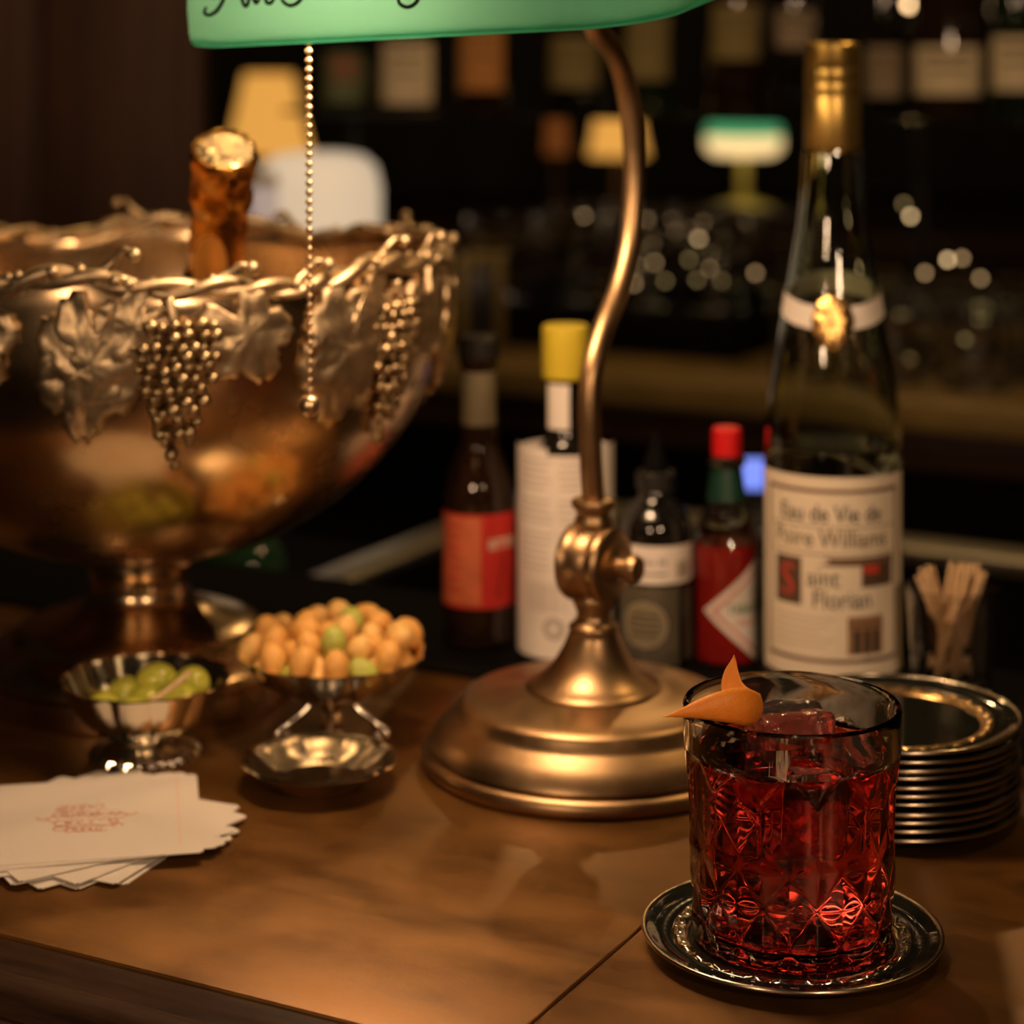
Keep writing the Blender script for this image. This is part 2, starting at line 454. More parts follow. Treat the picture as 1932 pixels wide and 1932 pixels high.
# ================================================================== DESK LAMP
LX, LY = P(1120, 0, 1.066).x, 1.066
lamp = thing('desk_lamp', 'antique brass desk lamp with green glass shade and bead chain on the bar', 'lamp', (LX, LY, 0.0003), YAW)
prof = [(0, 0), (0.083, 0), (0.0846, 0.002), (0.0846, 0.0055), (0.0825, 0.0075), (0.0800, 0.0085), (0.0812, 0.0105), (0.0800, 0.0135),
        (0.0745, 0.0195), (0.0690, 0.0235), (0.0668, 0.0255), (0.0660, 0.0290), (0.0645, 0.0310), (0.061, 0.0325), (0.050, 0.0335), (0.040, 0.0345),
        (0.034, 0.0360), (0, 0.0360)]
lathe('base', prof, M_LAMPBRASS, lamp, 96, angle=50)
prof = [(0, 0.0350), (0.0325, 0.0350), (0.0335, 0.0366), (0.0322, 0.0382), (0.0300, 0.0390), (0.0268, 0.0412), (0.0225, 0.0450), (0.0188, 0.0495), (0.0155, 0.0550),
        (0.0130, 0.0605), (0.0118, 0.0640), (0.0124, 0.0650), (0.0122, 0.0664), (0.0102, 0.0676), (0.0084, 0.0700), (0.0082, 0.0730), (0.0095, 0.0760),
        (0.0105, 0.0785), (0.0095, 0.0810), (0, 0.0810)]
lathe('bell', prof, M_LAMPBRASS, lamp, 64, angle=60)
# swivel knuckle: a drum lying across, with thumb screw
KZ = 0.0968
bm = bmesh.new()
xf = Matrix.Translation((0, 0, KZ)) @ Matrix.Rotation(math.radians(-6), 4, 'Z') @ Matrix.Rotation(PI / 2, 4, 'Y')
revolve(bm, [(0, -0.0125), (0.0150, -0.0125), (0.0185, -0.0112), (0.0192, -0.0095), (0.0178, -0.0080), (0.0182, -0.0040), (0.0182, 0.0030), (0.0172, 0.0045), (0.0186, 0.0060),
             (0.0186, 0.0102), (0.0172, 0.0118), (0.0120, 0.0120), (0, 0.0122)], 48, xf=xf)
finish('knuckle', bm, M_LAMPBRASS, lamp, angle=50)
bm = bmesh.new()
revolve(bm, [(0, 0.0123), (0.0085, 0.0123), (0.0088, 0.0134), (0.0060, 0.0142), (0.0048, 0.0146), (0.0048, 0.0200), (0.0064, 0.0206), (0.0070, 0.0232), (0.0060, 0.0256), (0, 0.0262)], 32, xf=xf)
finish('thumb_screw', bm, M_LAMPBRASS, lamp, angle=50)
prof = [(0, 0.1120), (0.0095, 0.1120), (0.0085, 0.1140), (0.0098, 0.1162), (0.0092, 0.1185), (0.0082, 0.1205), (0.0086, 0.1225), (0.0106, 0.1245), (0.0112, 0.1260), (0.0106, 0.1278), (0.0078, 0.1288), (0, 0.1288)]
lathe('collar', prof, M_LAMPBRASS, lamp, 48, angle=50)
# gooseneck in the plane square to the bar axis (local y = away from the guest)
SHC = Vector((-0.0236, 0.987, 0.366))             # centre of the shade's rim
inv = Matrix.Rotation(-YAW, 3, 'Z')
def lamp_local(v): return inv @ (Vector(v) - Vector((LX, LY, 0)))
sc_l = lamp_local(SHC)
arm_px = [(1113, 945), (1108, 850), (1106, 760), (1113, 690), (1135, 620), (1166, 545), (1188, 460), (1197, 360), (1195, 260), (1181, 165), (1153, 95), (1115, 48)]
arm = []
for px, py in arm_px:
    off = (px - 1113) / FPX * 1.075 / 0.469             # bow measured along N
    D = LY + off * 0.883
    p = P(px, py, D); q = lamp_local(p); q.x = 0.0
    arm.append(q)
arm[0] = Vector((0, 0, 0.127))
top = Vector((sc_l.x * 0.25, sc_l.y + 0.012, 0.452))
arm += [Vector((0, arm[-1].y - 0.016, 0.392)), Vector((sc_l.x * 0.1, (arm[-1].y + top.y) / 2 - 0.01, 0.436)), top]
bm = bmesh.new(); tube(bm, spline(arm, 8), 0.0056, 16)
finish('arm', bm, M_LAMPBRASS, lamp, angle=60)
# shade
SA, SB, SCR = 0.123, 0.063, 0.036
TILT = math.radians(10); ROLL = math.radians(-2.4)
shade_mx = Matrix.Translation(sc_l) @ Matrix.Rotation(ROLL, 4, 'Y') @ Matrix.Rotation(TILT, 4, 'X')
def rr_outline(a, b, c, k=10):
    pts = []
    for sx, sy, t0 in ((1, 1, 0), (-1, 1, PI / 2), (-1, -1, PI), (1, -1, 1.5 * PI)):
        for i in range(k + 1):
            t = t0 + PI / 2 * i / k
            pts.append((sx * (a - c) + c * math.cos(t), sy * (b - c) + c * math.sin(t)))
        # straight part is filled by the next corner; add mid points
    out = []
    for i, p in enumerate(pts):
        q = pts[(i + 1) % len(pts)]
        out.append(p)
        d = math.hypot(q[0] - p[0], q[1] - p[1])
        nn = int(d / 0.012)
        for j in range(1, nn): out.append((p[0] + (q[0] - p[0]) * j / nn, p[1] + (q[1] - p[1]) * j / nn))
    return out
def shade_shell(levels, inset):
    bm = bmesh.new(); rings = []
    for z, s in levels:
        a, b = (SA - inset) * (0.25 + 0.75 * s), (SB - inset) * max(s, 0.02)
        c = min(SCR - inset, b * 0.9) if s > 0.5 else b * 0.9
        pts = rr_outline(SA - inset, SB - inset, SCR - inset)
        kx, ky = a / (SA - inset), b / (SB - inset)
        rings.append([bm.verts.new((x * kx, y * ky, z)) for x, y in pts])
    for A, B in zip(rings[:-1], rings[1:]):
        for i in range(len(A)): bm.faces.new((A[i], A[(i + 1) % len(A)], B[(i + 1) % len(B)], B[i]))
    bm.faces.new(rings[-1])
    return bm, rings
lv = [(0, 1.0), (0.004, 1.001), (0.015, 0.995), (0.030, 0.975), (0.046, 0.93), (0.058, 0.84), (0.067, 0.70), (0.073, 0.50), (0.076, 0.28), (0.077, 0.10)]
bm, r0 = shade_shell(lv, 0.0)
shade = finish('shade', bm, M_SHADE, lamp, angle=180); shade.matrix_local = shade_mx
bm, r1 = shade_shell([(z - (0.003 if k else 0), s) for k, (z, s) in enumerate(lv)], 0.0035)
lining = finish('shade_lining', bm, M_SHADEIN, shade, angle=180)
# rolled rim closing the two glass skins
bm = bmesh.new()
tube(bm, [(x, y, 0.0003) for x, y in rr_outline(SA - 0.00175, SB - 0.00175, SCR - 0.0017)], 0.00175, 8, closed=True)
finish('shade_rim', bm, M_SHADE, shade, angle=180)
# black brush lettering on the front face (local coordinates along the shade)
def shade_pt(x, z):
    for (z0, s0), (z1, s1) in zip(lv[:-1], lv[1:]):
        if z0 <= z <= z1:
            s = s0 + (s1 - s0) * (z - z0) / (z1 - z0); break
    return Vector((x, -SB * s - 0.0003, z))
letters = [
    [(-0.094, 0.0175), (-0.0952, 0.0150), (-0.0925, 0.0138), (-0.088, 0.0160), (-0.0835, 0.0215), (-0.080, 0.028), (-0.077, 0.035)],
    [(-0.0755, 0.0300), (-0.0735, 0.0222), (-0.0715, 0.0222), (-0.070, 0.0262)],
    [(-0.0685, 0.0262), (-0.067, 0.0225), (-0.0648, 0.0245)],
    [(-0.061, 0.0290), (-0.0615, 0.0232), (-0.059, 0.0222), (-0.0565, 0.0250)],
    [(-0.052, 0.030), (-0.053, 0.0235), (-0.049, 0.0205), (-0.044, 0.0222), (-0.0415, 0.0270), (-0.0445, 0.0325), (-0.050, 0.0330)],
    [(-0.0385, 0.0290), (-0.0375, 0.0245), (-0.0345, 0.0240)],
    [(0.0075, 0.030), (0.0065, 0.0245), (0.0105, 0.0222), (0.0150, 0.0240), (0.018, 0.029), (0.022, 0.036)]]
letters = [letters[0]] + [[(x, z - 0.0045) for x, z in st] for st in letters[1:6]] + [[(x, z - 0.0098) for x, z in letters[6]]]
for st in letters:
    bm = bmesh.new()
    pts = spline([shade_pt(x, z) for x, z in st], 6)
    n = len(pts)
    tube(bm, pts, [0.0004 + 0.00055 * math.sin(PI * (0.12 + 0.8 * i / n)) for i in range(n)], 6)
    finish('letter_stroke', bm, M_INKSHADE, shade, angle=180)
# socket and tubular bulb on the shade's axis
bm = bmesh.new()
xf = Matrix.Translation((0, 0.0, 0.030)) @ Matrix.Rotation(PI / 2, 4, 'Y')
revolve(bm, [(0, -0.072), (0.005, -0.071), (0.011, -0.066), (0.0125, -0.058), (0.0125, 0.012), (0.010, 0.020), (0.009, 0.026), (0, 0.026)], 24, xf=xf)
bulb = finish('bulb', bm, M_BULB, lamp, angle=60); bulb.matrix_local = shade_mx
bm = bmesh.new()
revolve(bm, [(0, 0.0262), (0.0125, 0.0262), (0.014, 0.030), (0.014, 0.055), (0.010, 0.062), (0, 0.062)], 24, xf=xf)
sock = finish('socket', bm, M_LAMPBRASS, lamp, angle=50); sock.matrix_local = shade_mx
bm = bmesh.new()
tube(bm, [sc_l + Vector((0.0, 0.002, 0.074)), top + Vector((0, 0, 0.004))], 0.0042, 12)
ball(bm, top + Vector((0, 0, 0.004)), 0.0085, 2)
finish('finial', bm, M_LAMPBRASS, lamp, angle=60)
# pull chain: beads on a thin wire
CHD = 0.972
c0 = P(582, 70, CHD); c1 = P(584, 752, CHD)
chain_top = lamp_local(Vector((c0.x, c0.y, 0.362))); chain_bot = lamp_local(Vector((c1.x, c1.y, c1.z)))
bm = bmesh.new()
tube(bm, [lamp_local(SHC + Vector((-0.035, 0, 0.030))), chain_top + Vector((0, 0, 0.008)), chain_top, chain_bot], 0.0004, 6)
chain = finish('pull_chain', bm, M_CHAIN, lamp, angle=60)
bm = bmesh.new(); revolve(bm, [(0, -0.0053), (0.0021, -0.0052), (0.0023, -0.0044), (0.0040, -0.0030), (0.0049, -0.0005), (0.0046, 0.0020), (0.0034, 0.0040), (0.0016, 0.0048), (0, 0.0050)], 24)
wgt = finish('pull_weight', bm, M_CHAIN, chain, angle=60); wgt.location = chain_bot + Vector((0, 0, -0.0035))
bm = bmesh.new(); ball(bm, (0, 0, 0), 0.00160, 2)
bead0 = finish('bead', bm, M_CHAIN, chain, angle=180)
nb = 40
for k in range(nb):
    b = bead0 if k == 0 else bead0.copy()
    if k: COL.objects.link(b)
    b.location = chain_top.lerp(chain_bot, (k + 0.2) / nb)

# ================================================================== COCKTAIL
GX, GY = P(1494, 0, 0.85).x, 0.85
GZ = 0.0045                                     # glass stands in the coaster's well
def coaster(name, label, loc, group=None, insert=True, ring=None):
    t = thing(name, label, 'coaster', loc, 0.2, group)
    lathe('dish', [(0, 0.0008), (0.030, 0.0008), (0.0305, 0.0), (0.034, 0.0), (0.0345, 0.0008), (0.046, 0.0012), (0.0555, 0.0034), (0.0575, 0.0052), (0.0578, 0.0062), (0.0562, 0.0060),
                   (0.0545, 0.0050), (0.0470, 0.0036), (0.0462, 0.0040), (0.0448, 0.0026), (0, 0.0026)], M_COASTER, t, 72, angle=40)
    bm = bmesh.new()
    tube(bm, [(0.0580 * math.cos(2 * PI * i / 72), 0.0580 * math.sin(2 * PI * i / 72), 0.0062) for i in range(72)], 0.00095, 10, closed=True)
    finish('rim', bm, M_RIM, t, angle=180)
    if insert:
        def fl(th, r, z, k):
            if k in (3, 4): return r + 0.0006 * math.cos(30 * th), z + 0.0005 * math.cos(30 * th)
            return r, z
        lathe('fluted_ring', [(0.0400, 0.0027), (0.0405, 0.0034), (0.0425, 0.0042), (0.0440, 0.0046), (0.0452, 0.0046), (0.0460, 0.0040), (0.0462, 0.0027)], ring or M_SILVER, t, 180, fl, caps=False, angle=60)
    return t
coaster('coaster', 'black coaster dish with silver rim under the red cocktail', (GX, GY, 0.0002))

NP = 12
H0, H1, RB, RT = 0.0, 0.0915, 0.0393, 0.0428
def outer_r(z): return RB + (RT - RB) * (z / H1) ** 0.9
def cut(th, z):
    u = NP * th / (2 * PI); d = 0.0
    z0, hp = 0.024, 0.028
    ztop = 0.036 + 0.010 * abs((u % 1.0) - 0.5) * 2
    if z < ztop and z > 0.002:
        w = (z - z0) / hp
        p, q = u + w, u - w
        dp = min(p % 1.0, 1 - p % 1.0); dq = min(q % 1.0, 1 - q % 1.0)
        h = min(dp, dq) * 2
        d = 0.0017 * (1 - h) ** 1.1
        if (math.floor(p) + math.floor(q)) % 2 == 0:
            p2, q2 = (p * 2) % 1.0, (q * 2) % 1.0
            d += 0.0003 * (1 - 2 * min(min(p2, 1 - p2), min(q2, 1 - q2))) * h
    else:
        ph = ((u + 0.0) % 1.0) - 0.5              # -0.5..0.5 over a panel
        arch = 0.0735 - 0.010 * (2 * ph) ** 2
        k = max(0.0, min(1.0, (arch - z) / 0.003 + 0.5))
        r = outer_r(z); full = r - r * math.cos(PI / NP) / math.cos(2 * PI / NP * ph)
        d = k * (full + 0.0003 + 0.0010 * max(0.0, 1 - (0.5 - abs(ph)) / 0.07))
    d *= max(0.0, min(1.0, (z - 0.001) / 0.002))
    return d
tum = thing('tumbler', 'cut crystal rocks glass holding the red cocktail', 'glass', (GX, GY, GZ - 0.0008), 0.11)
prof = [(0, 0.0016), (0.026, 0.0014), (0.030, 0.0), (0.0375, 0.0), (0.0388, 0.0010)]
nz = 96
prof += [(outer_r(z), z) for z in [0.0025 + (H1 - 0.003 - 0.0025) * i / nz for i in range(nz + 1)]]
n_out = len(prof)
prof += [(RT - 0.0002, H1 - 0.0012), (RT - 0.0009, H1 - 0.0002), (RT - 0.0016, H1), (RT - 0.0023, H1 - 0.0005), (RT - 0.0027, H1 - 0.002)]
n_rim = len(prof)
IR0, IZ0 = 0.0366, 0.0048
def inner_r(z): return (RT - 0.0028) + ((IR0) - (RT - 0.0028)) * max(0, min(1, (H1 - 0.002 - z) / (H1 - 0.002 - 0.012)))
prof += [(inner_r(z), z) for z in [H1 - 0.006 - (H1 - 0.006 - 0.012) * i / 16 for i in range(17)]]
prof += [(IR0 - 0.001, 0.0076), (IR0 - 0.0045, 0.0056), (IR0 - 0.010, IZ0), (0, IZ0)]
def gfn(th, r, z, k):
    if 5 <= k < n_out: return r - cut(th, z), z
    return r, z
lathe('glass_body', prof, M_GLASS, tum, 288, gfn, caps=False, angle=22)
LEVEL = 0.0725
dprof = [(0, IZ0 + 0.0001), (IR0 - 0.010, IZ0 - 0.0003 + 0.0002), (IR0 - 0.0042, 0.0054), (IR0 - 0.0006, 0.0076)]
dprof += [(inner_r(z) + 0.00025, z) for z in [0.012 + (LEVEL + 0.0012 - 0.012) * i / 14 for i in range(15)]]
dprof += [(inner_r(LEVEL) - 0.0012, LEVEL + 0.0003), (inner_r(LEVEL) - 0.003, LEVEL), (0, LEVEL)]
drink = lathe('drink', dprof, M_DRINK, None, 96, None, caps=False, angle=180)
drink.location = (GX, GY, GZ - 0.0008)
tag(drink, 'bright red bitter cocktail filling the cut crystal tumbler', 'drink')
def ice_cube(label, c, size, rot, seed):
    bm = bmesh.new()
    bmesh.ops.create_cube(bm, size=1.0)
    bmesh.ops.subdivide_edges(bm, edges=bm.edges[:], cuts=9, use_grid_fill=True)
    for v in bm.verts:
        p = v.co * 2
        l = (abs(p.x) ** 7 + abs(p.y) ** 7 + abs(p.z) ** 7) ** (1 / 7)
        p = p / l
        nz_ = noise.noise(p * 1.6 + Vector((seed, 0, 0))) * 0.10 + noise.noise(p * 4 + Vector((0, seed, 0))) * 0.03
        v.co = Vector((p.x * size[0] / 2, p.y * size[1] / 2, p.z * size[2] / 2)) * (1 + nz_)
    o = finish('ice_cube', bm, M_ICE, None, angle=180)
    o.location = c; o.rotation_euler = rot
    return tag(o, label, 'ice', 'ice cubes in the cocktail')
ICES = [ice_cube('large ice cube standing above the red drink at the back of the tumbler', (GX + 0.001, GY + 0.012, 0.0735), (0.031, 0.024, 0.032), (0.12, -0.06, 0.25), 1.3),
        ice_cube('cloudy ice cube pressed against the front wall of the tumbler', (GX + 0.0045, GY - 0.0265, 0.0610), (0.023, 0.0175, 0.030), (0.05, 0.04, -0.1), 4.1),
        ice_cube('small ice cube at the right side of the tumbler', (GX + 0.0235, GY - 0.008, 0.0700), (0.018, 0.018, 0.019), (0.4, 0.3, 0.5), 7.7)]
# the ice displaces the drink: cut slightly smaller copies of the cubes out of the liquid
tmp = []
for c in ICES:
    k = c.copy(); COL.objects.link(k); k.scale = (0.985, 0.985, 0.985); tmp.append(k)
    md = drink.modifiers.new('cut', 'BOOLEAN'); md.operation = 'DIFFERENCE'; md.solver = 'EXACT'; md.object = k
dg = bpy.context.evaluated_depsgraph_get(); dg.update()
me = bpy.data.meshes.new_from_object(drink.evaluated_get(dg)); me.name = 'drink'
drink.modifiers.clear(); drink.data = me
for k in tmp: bpy.data.objects.remove(k)
# orange peel twist
def peel():
    # centre line with half widths; a strip folded back on itself over the rim
    cl = [(1251, 1353, .806, 0.0), (1285, 1346, .806, 8), (1320, 1339, .806, 18), (1355, 1334, .806, 27), (1388, 1332, .808, 33), (1412, 1335, .812, 34), (1428, 1338, .820, 30),
          (1425, 1336, .829, 28), (1405, 1325, .834, 29), (1388, 1308, .836, 26), (1380, 1288, .836, 20), (1380, 1265, .836, 13), (1384, 1246, .836, 5), (1385, 1235, .836, 0.0)]
    pts = spline([P(a, b, d) for a, b, d, w in cl], 5)
    ws = [v.x for v in spline([(w, 0, 0) for a, b, d, w in cl], 5)]
    dirs = [(-0.25, 1), (-0.22, 1), (-0.2, 1), (-0.1, 1), (0.0, 1), (0.1, 1), (0.2, 1), (0.2, 1), (0.75, 0.8), (1, 0.45), (1, 0.15), (1, 0), (1, 0), (1, 0)]
    dd = [Vector((v.x, 0, v.y)).normalized() for v in spline([(x, z, 0) for x, z in dirs], 5)]
    bm = bmesh.new(); A, B = [], []
    K = 6; n = len(pts)
    for i in range(n):
        w = max(ws[i], 0.3) / FPX * 0.82
        t = pts[min(i + 1, n - 1)] - pts[max(i - 1, 0)]; t.normalize()
        nr = t.cross(dd[i]).normalized()
        ra, rb = [], []
        for k in range(K + 1):
            s = -1 + 2 * k / K
            c = pts[i] + dd[i] * (w * s) - nr * (-0.0022 * (1 - s * s) * min(1, w / 0.004))
            ra.append(bm.verts.new(c)); rb.append(bm.verts.new(c - nr * 0.0014 * (0.25 + 0.75 * (1 - s * s))))
        A.append(ra); B.append(rb)
    for i in range(n - 1):
        for k in range(K):
            bm.faces.new((A[i][k], A[i + 1][k], A[i + 1][k + 1], A[i][k + 1])).material_index = 0
            bm.faces.new((B[i][k], B[i][k + 1], B[i + 1][k + 1], B[i + 1][k])).material_index = 1
        bm.faces.new((A[i][0], B[i][0], B[i + 1][0], A[i + 1][0])).material_index = 1
        bm.faces.new((A[i][K], A[i + 1][K], B[i + 1][K], B[i][K])).material_index = 1
    for e in (0, n - 1):
        for k in range(K):
            bm.faces.new((A[e][k], A[e][k + 1], B[e][k + 1], B[e][k]))
    o = finish('orange_peel', bm, [M_PEEL, M_PITH], None, angle=180)
    return tag(o, 'pointed orange peel twist perched on the rim of the cocktail tumbler', 'garnish')
peel()

# ================================================================== STACKED COASTERS, PICK GLASS
SX, SY = P(1681, 0, 1.0).x, 1.0
proto = None
NST = 11
for k in range(NST):
    topmost = k == NST - 1
    lab = ('topmost black coaster with fluted silver ring on the stack right of the cocktail' if topmost
           else 'black silver-rimmed coaster inside the stack right of the cocktail')
    if proto is None:
        proto = coaster('coaster', lab, (SX, SY, 0.0002), 'stacked coasters', insert=False); c = proto
    elif topmost:
        c = coaster('coaster', lab, (SX, SY, 0.0002 + k * 0.0038), 'stacked coasters', ring=M_AMBER)
    else:
        c = copy_tree(proto)
    c.location = (SX + random.uniform(-.0012, .0012), SY + random.uniform(-.0012, .0012), 0.0002 + k * 0.0038)
    c.rotation_euler.z = random.uniform(0, 6)
# shot glass with wooden picks
PX_, PY_ = P(1796, 0, 1.155).x, 1.155
sg = thing('shot_glass', 'small cut shot glass full of wooden picks behind the coaster stack', 'glass', (PX_, PY_, MAT_Z if (Vector((PX_, PY_, 0)).dot(N) > MAT_N0 - 0.02) else 0.0002), 0)
def sgf(th, r, z, k):
    if 2 <= k <= 6: return r - 0.0007 * abs(math.sin(8 * th + z * 300)), z
    return r, z
lathe('glass_body', [(0, 0.0), (0.0185, 0.0), (0.0205, 0.002), (0.0210, 0.006), (0.0215, 0.012), (0.0220, 0.018), (0.0226, 0.028), (0.0238, 0.050), (0.0245, 0.060), (0.0239, 0.0605),
                     (0.0233, 0.060), (0.0222, 0.045), (0.0208, 0.020), (0.0190, 0.010), (0, 0.009)], M_GLASS, sg, 96, sgf, caps=False, angle=40)
bm = bmesh.new()
revolve(bm, [(0, 0), (0.0006, 0.002), (0.00125, 0.006), (0.00135, 0.058), (0.0011, 0.0605), (0, 0.0608)], 7)
pick0 = finish('cocktail_pick', bm, M_WOODPICK, None, angle=40)
pz = sg.location.z + 0.0102
for k in range(30):
    p = pick0 if k == 0 else pick0.copy()
    if k: COL.objects.link(p)
    a = random.uniform(0, 2 * PI); rb = random.uniform(0.001, 0.012)
    if k < 21:      # bundle leaning right
        bx, by = -0.006 + random.uniform(-.006, .010), random.uniform(-.010, .010)
        tx, ty = random.uniform(-0.001, 0.019), random.uniform(-.014, .010)
    else:
        bx, by = random.uniform(-.002, .012), random.uniform(-.008, .010)
        tx, ty = random.uniform(-0.020, -0.009), random.uniform(-.008, .008)
    h = 0.0585 + random.uniform(-0.001, 0.001)
    d = Vector((tx - bx, ty - by, h)).normalized()
    p.rotation_mode = 'QUATERNION'
    p.rotation_quaternion = Vector((0, 0, 1)).rotation_difference(d)
    p.location = (PX_ + bx, PY_ + by, pz + random.uniform(0, 0.004))
    tag(p, 'pale wooden cocktail pick bundled in the small shot glass', 'pick', 'picks in the shot glass')

# ================================================================== SMALL SILVER DISHES
def lobed(n, amp, ks):
    def f(th, r, z, k):
        if k in ks: return r * (1 + amp * abs(math.cos(n * th / 2)) - amp), z
        return r, z
    return f
# olive bowl
OX, OY = P(273, 0, 1.0705).x, 1.0705
ob = thing('olive_bowl', 'fluted silver footed bowl holding green olives beside the napkins', 'bowl', (OX, OY, 0.0002))
pr = [(0, 0.0105), (0.010, 0.0105), (0.020, 0.0125), (0.030, 0.0200), (0.0370, 0.0295), (0.0410, 0.0375), (0.0425, 0.0392), (0.0424, 0.0400), (0.0412, 0.0396),
      (0.0398, 0.0378), (0.0357, 0.0300), (0.0288, 0.0212), (0.019, 0.0140), (0, 0.0122)]
lathe('bowl_body', pr, M_SILVER, ob, 144, lobed(12, 0.05, range(2, 13)), caps=False, angle=25)
def beads(th, r, z, k):
    if k in (3, 4, 5): return r + 0.0006 * math.cos(36 * th), z
    return r, z
lathe('foot', [(0.0155, 0.0125), (0.0150, 0.0100), (0.0170, 0.0080), (0.0225, 0.0062), (0.0262, 0.0048), (0.0272, 0.0025), (0.0270, 0.0), (0, 0.0)], M_SILVER, ob, 144, beads, caps=False, angle=30)
bm = bmesh.new(); ball(bm, (0, 0, 0), 0.0085, 3, (1, 1, 1.22))
ol0 = finish('olive', bm, M_OLIVE, None, angle=180)
olp = [(-0.018, -0.010, .0275, 1.4, 0.3), (0.000, 0.001, .0265, 1.2, 1.0), (0.004, 0.012, .0345, 1.5, 1.6), (0.017, -0.004, .0285, 1.4, 2.2), (0.022, 0.010, .0335, 1.3, 0.6), (-0.012, 0.012, .0275, 1.4, 2.7), (-0.004, -0.016, .0260, 1.5, 1.5)]
for k, (x, y, z, rx, rz) in enumerate(olp):
    o = ol0 if k == 0 else ol0.copy()
    if k: COL.objects.link(o)
    o.location = (OX + x, OY + y, z + .0002); o.rotation_euler = (rx, 0, rz)
    tag(o, 'shiny green olive lying in the fluted silver bowl', 'olive', 'olives in the silver bowl')
bm = bmesh.new(); tube(bm, [(OX + 0.006, OY - 0.026, 0.034), (OX + 0.024, OY - 0.010, 0.0445)], 0.0013, 8)
tag(finish('cocktail_pick', bm, M_WOODPICK, None), 'single wooden pick resting on the olives in the silver bowl', 'pick')

# nut compote: bowl on three scrolled legs
NX, NY = P(627, 0, 1.095).x, 1.095
nb_ = thing('nut_bowl', 'silver compote on scrolled legs heaped with nuts', 'bowl', (NX, NY, 0.0002))
pr = [(0, 0.0225), (0.012, 0.0225), (0.026, 0.0255), (0.0365, 0.0320), (0.0440, 0.0410), (0.0475, 0.0448), (0.0474, 0.0456), (0.0460, 0.0450), (0.0425, 0.0415), (0.0350, 0.0335), (0.025, 0.0272), (0.012, 0.0243), (0, 0.0243)]
lathe('bowl_body', pr, M_SILVER, nb_, 144, lobed(10, 0.05, range(2, 12)), caps=False, angle=25)
lathe('stem', [(0, 0.0228), (0.0085, 0.0226), (0.0060, 0.0195), (0.0045, 0.0150), (0.0060, 0.0105), (0.0048, 0.0060), (0.0060, 0.0030), (0.0110, 0.0012), (0.0115, 0.0), (0, 0)], M_SILVER, nb_, 32)
for a in (-80, 85, 190, 0):
    ar = math.radians(a); d = Vector((math.sin(ar), -math.cos(ar), 0))
    pts = spline([d * 0.010 + Vector((0, 0, 0.0215)), d * 0.013 + Vector((0, 0, 0.0165)), d * 0.020 + Vector((0, 0, 0.0110)), d * 0.0265 + Vector((0, 0, 0.0065)), d * 0.0275 + Vector((0, 0, 0.0030)),
                  d * 0.0245 + Vector((0, 0, 0.0018)), d * 0.0225 + Vector((0, 0, 0.0036)), d * 0.0238 + Vector((0, 0, 0.0050))], 6)
    bm = bmesh.new(); tube(bm, pts, [0.0013 + 0.0006 * math.sin(i / len(pts) * 9) ** 2 for i in range(len(pts))], 8)
    finish('leg', bm, M_SILVER, nb_, angle=60)
NR = 0.0071
def bowl_z(r):
    ip = [(0, .0243), (.012, .0243), (.025, .0272), (.035, .0335), (.0425, .0415), (.046, .045), (.06, .09)]
    for (r0, z0), (r1, z1) in zip(ip[:-1], ip[1:]):
        if r0 <= r <= r1: return z0 + (z1 - z0) * (r - r0) / (r1 - r0)
    return 1.0
placed = []
bm = bmesh.new(); ball(bm, (0, 0, 0), NR, 2, (1.22, 0.95, 0.92))
for v in bm.verts: v.co *= 1 + 0.05 * noise.noise(v.co * 300)
nut0 = finish('nut', bm, M_NUT, None, angle=180)
nutp = nut0.copy(); nutp.data = nut0.data.copy(); nutp.data.materials[0] = M_NUTPALE
nutg = nut0.copy(); nutg.data = nut0.data.copy(); nutg.data.materials[0] = M_NUTGREEN
rn = random.Random(11)
NNUT = 62
for k in range(NNUT):
    best = None
    for t in range(60):
        a = rn.uniform(0, 2 * PI); r = 0.041 * math.sqrt(rn.random())
        x, y = r * math.cos(a), r * math.sin(a)
        z = bowl_z(r) + NR * 1.15
        for (qx, qy, qz) in placed:
            d2 = (x - qx) ** 2 + (y - qy) ** 2; m = (1.86 * NR) ** 2
            if d2 < m: z = max(z, qz + math.sqrt(m - d2))
        sc = z + 0.25 * r
        if best is None or sc < best[0]: best = (sc, x, y, z)
    _, x, y, z = best
    placed.append((x, y, z))
    kind = 'g' if k % 9 == 4 else ('p' if k % 3 == 0 else 'n')
    src = {'g': nutg, 'p': nutp, 'n': nut0}[kind]
    o = nut0 if k == 1 else src.copy()
    if k != 1: COL.objects.link(o)
    o.location = (NX + x, NY + y, z + .0002); o.rotation_euler = (rn.uniform(0, 3), rn.uniform(0, 3), rn.uniform(0, 3))
    tag(o, {'g': 'green coated nut among the tan nuts in the silver compote', 'p': 'pale roasted nut heaped in the silver compote', 'n': 'golden brown roasted nut heaped in the silver compote'}[kind], 'nut', 'nuts in the compote')
bpy.data.objects.remove(nutp); bpy.data.objects.remove(nutg)

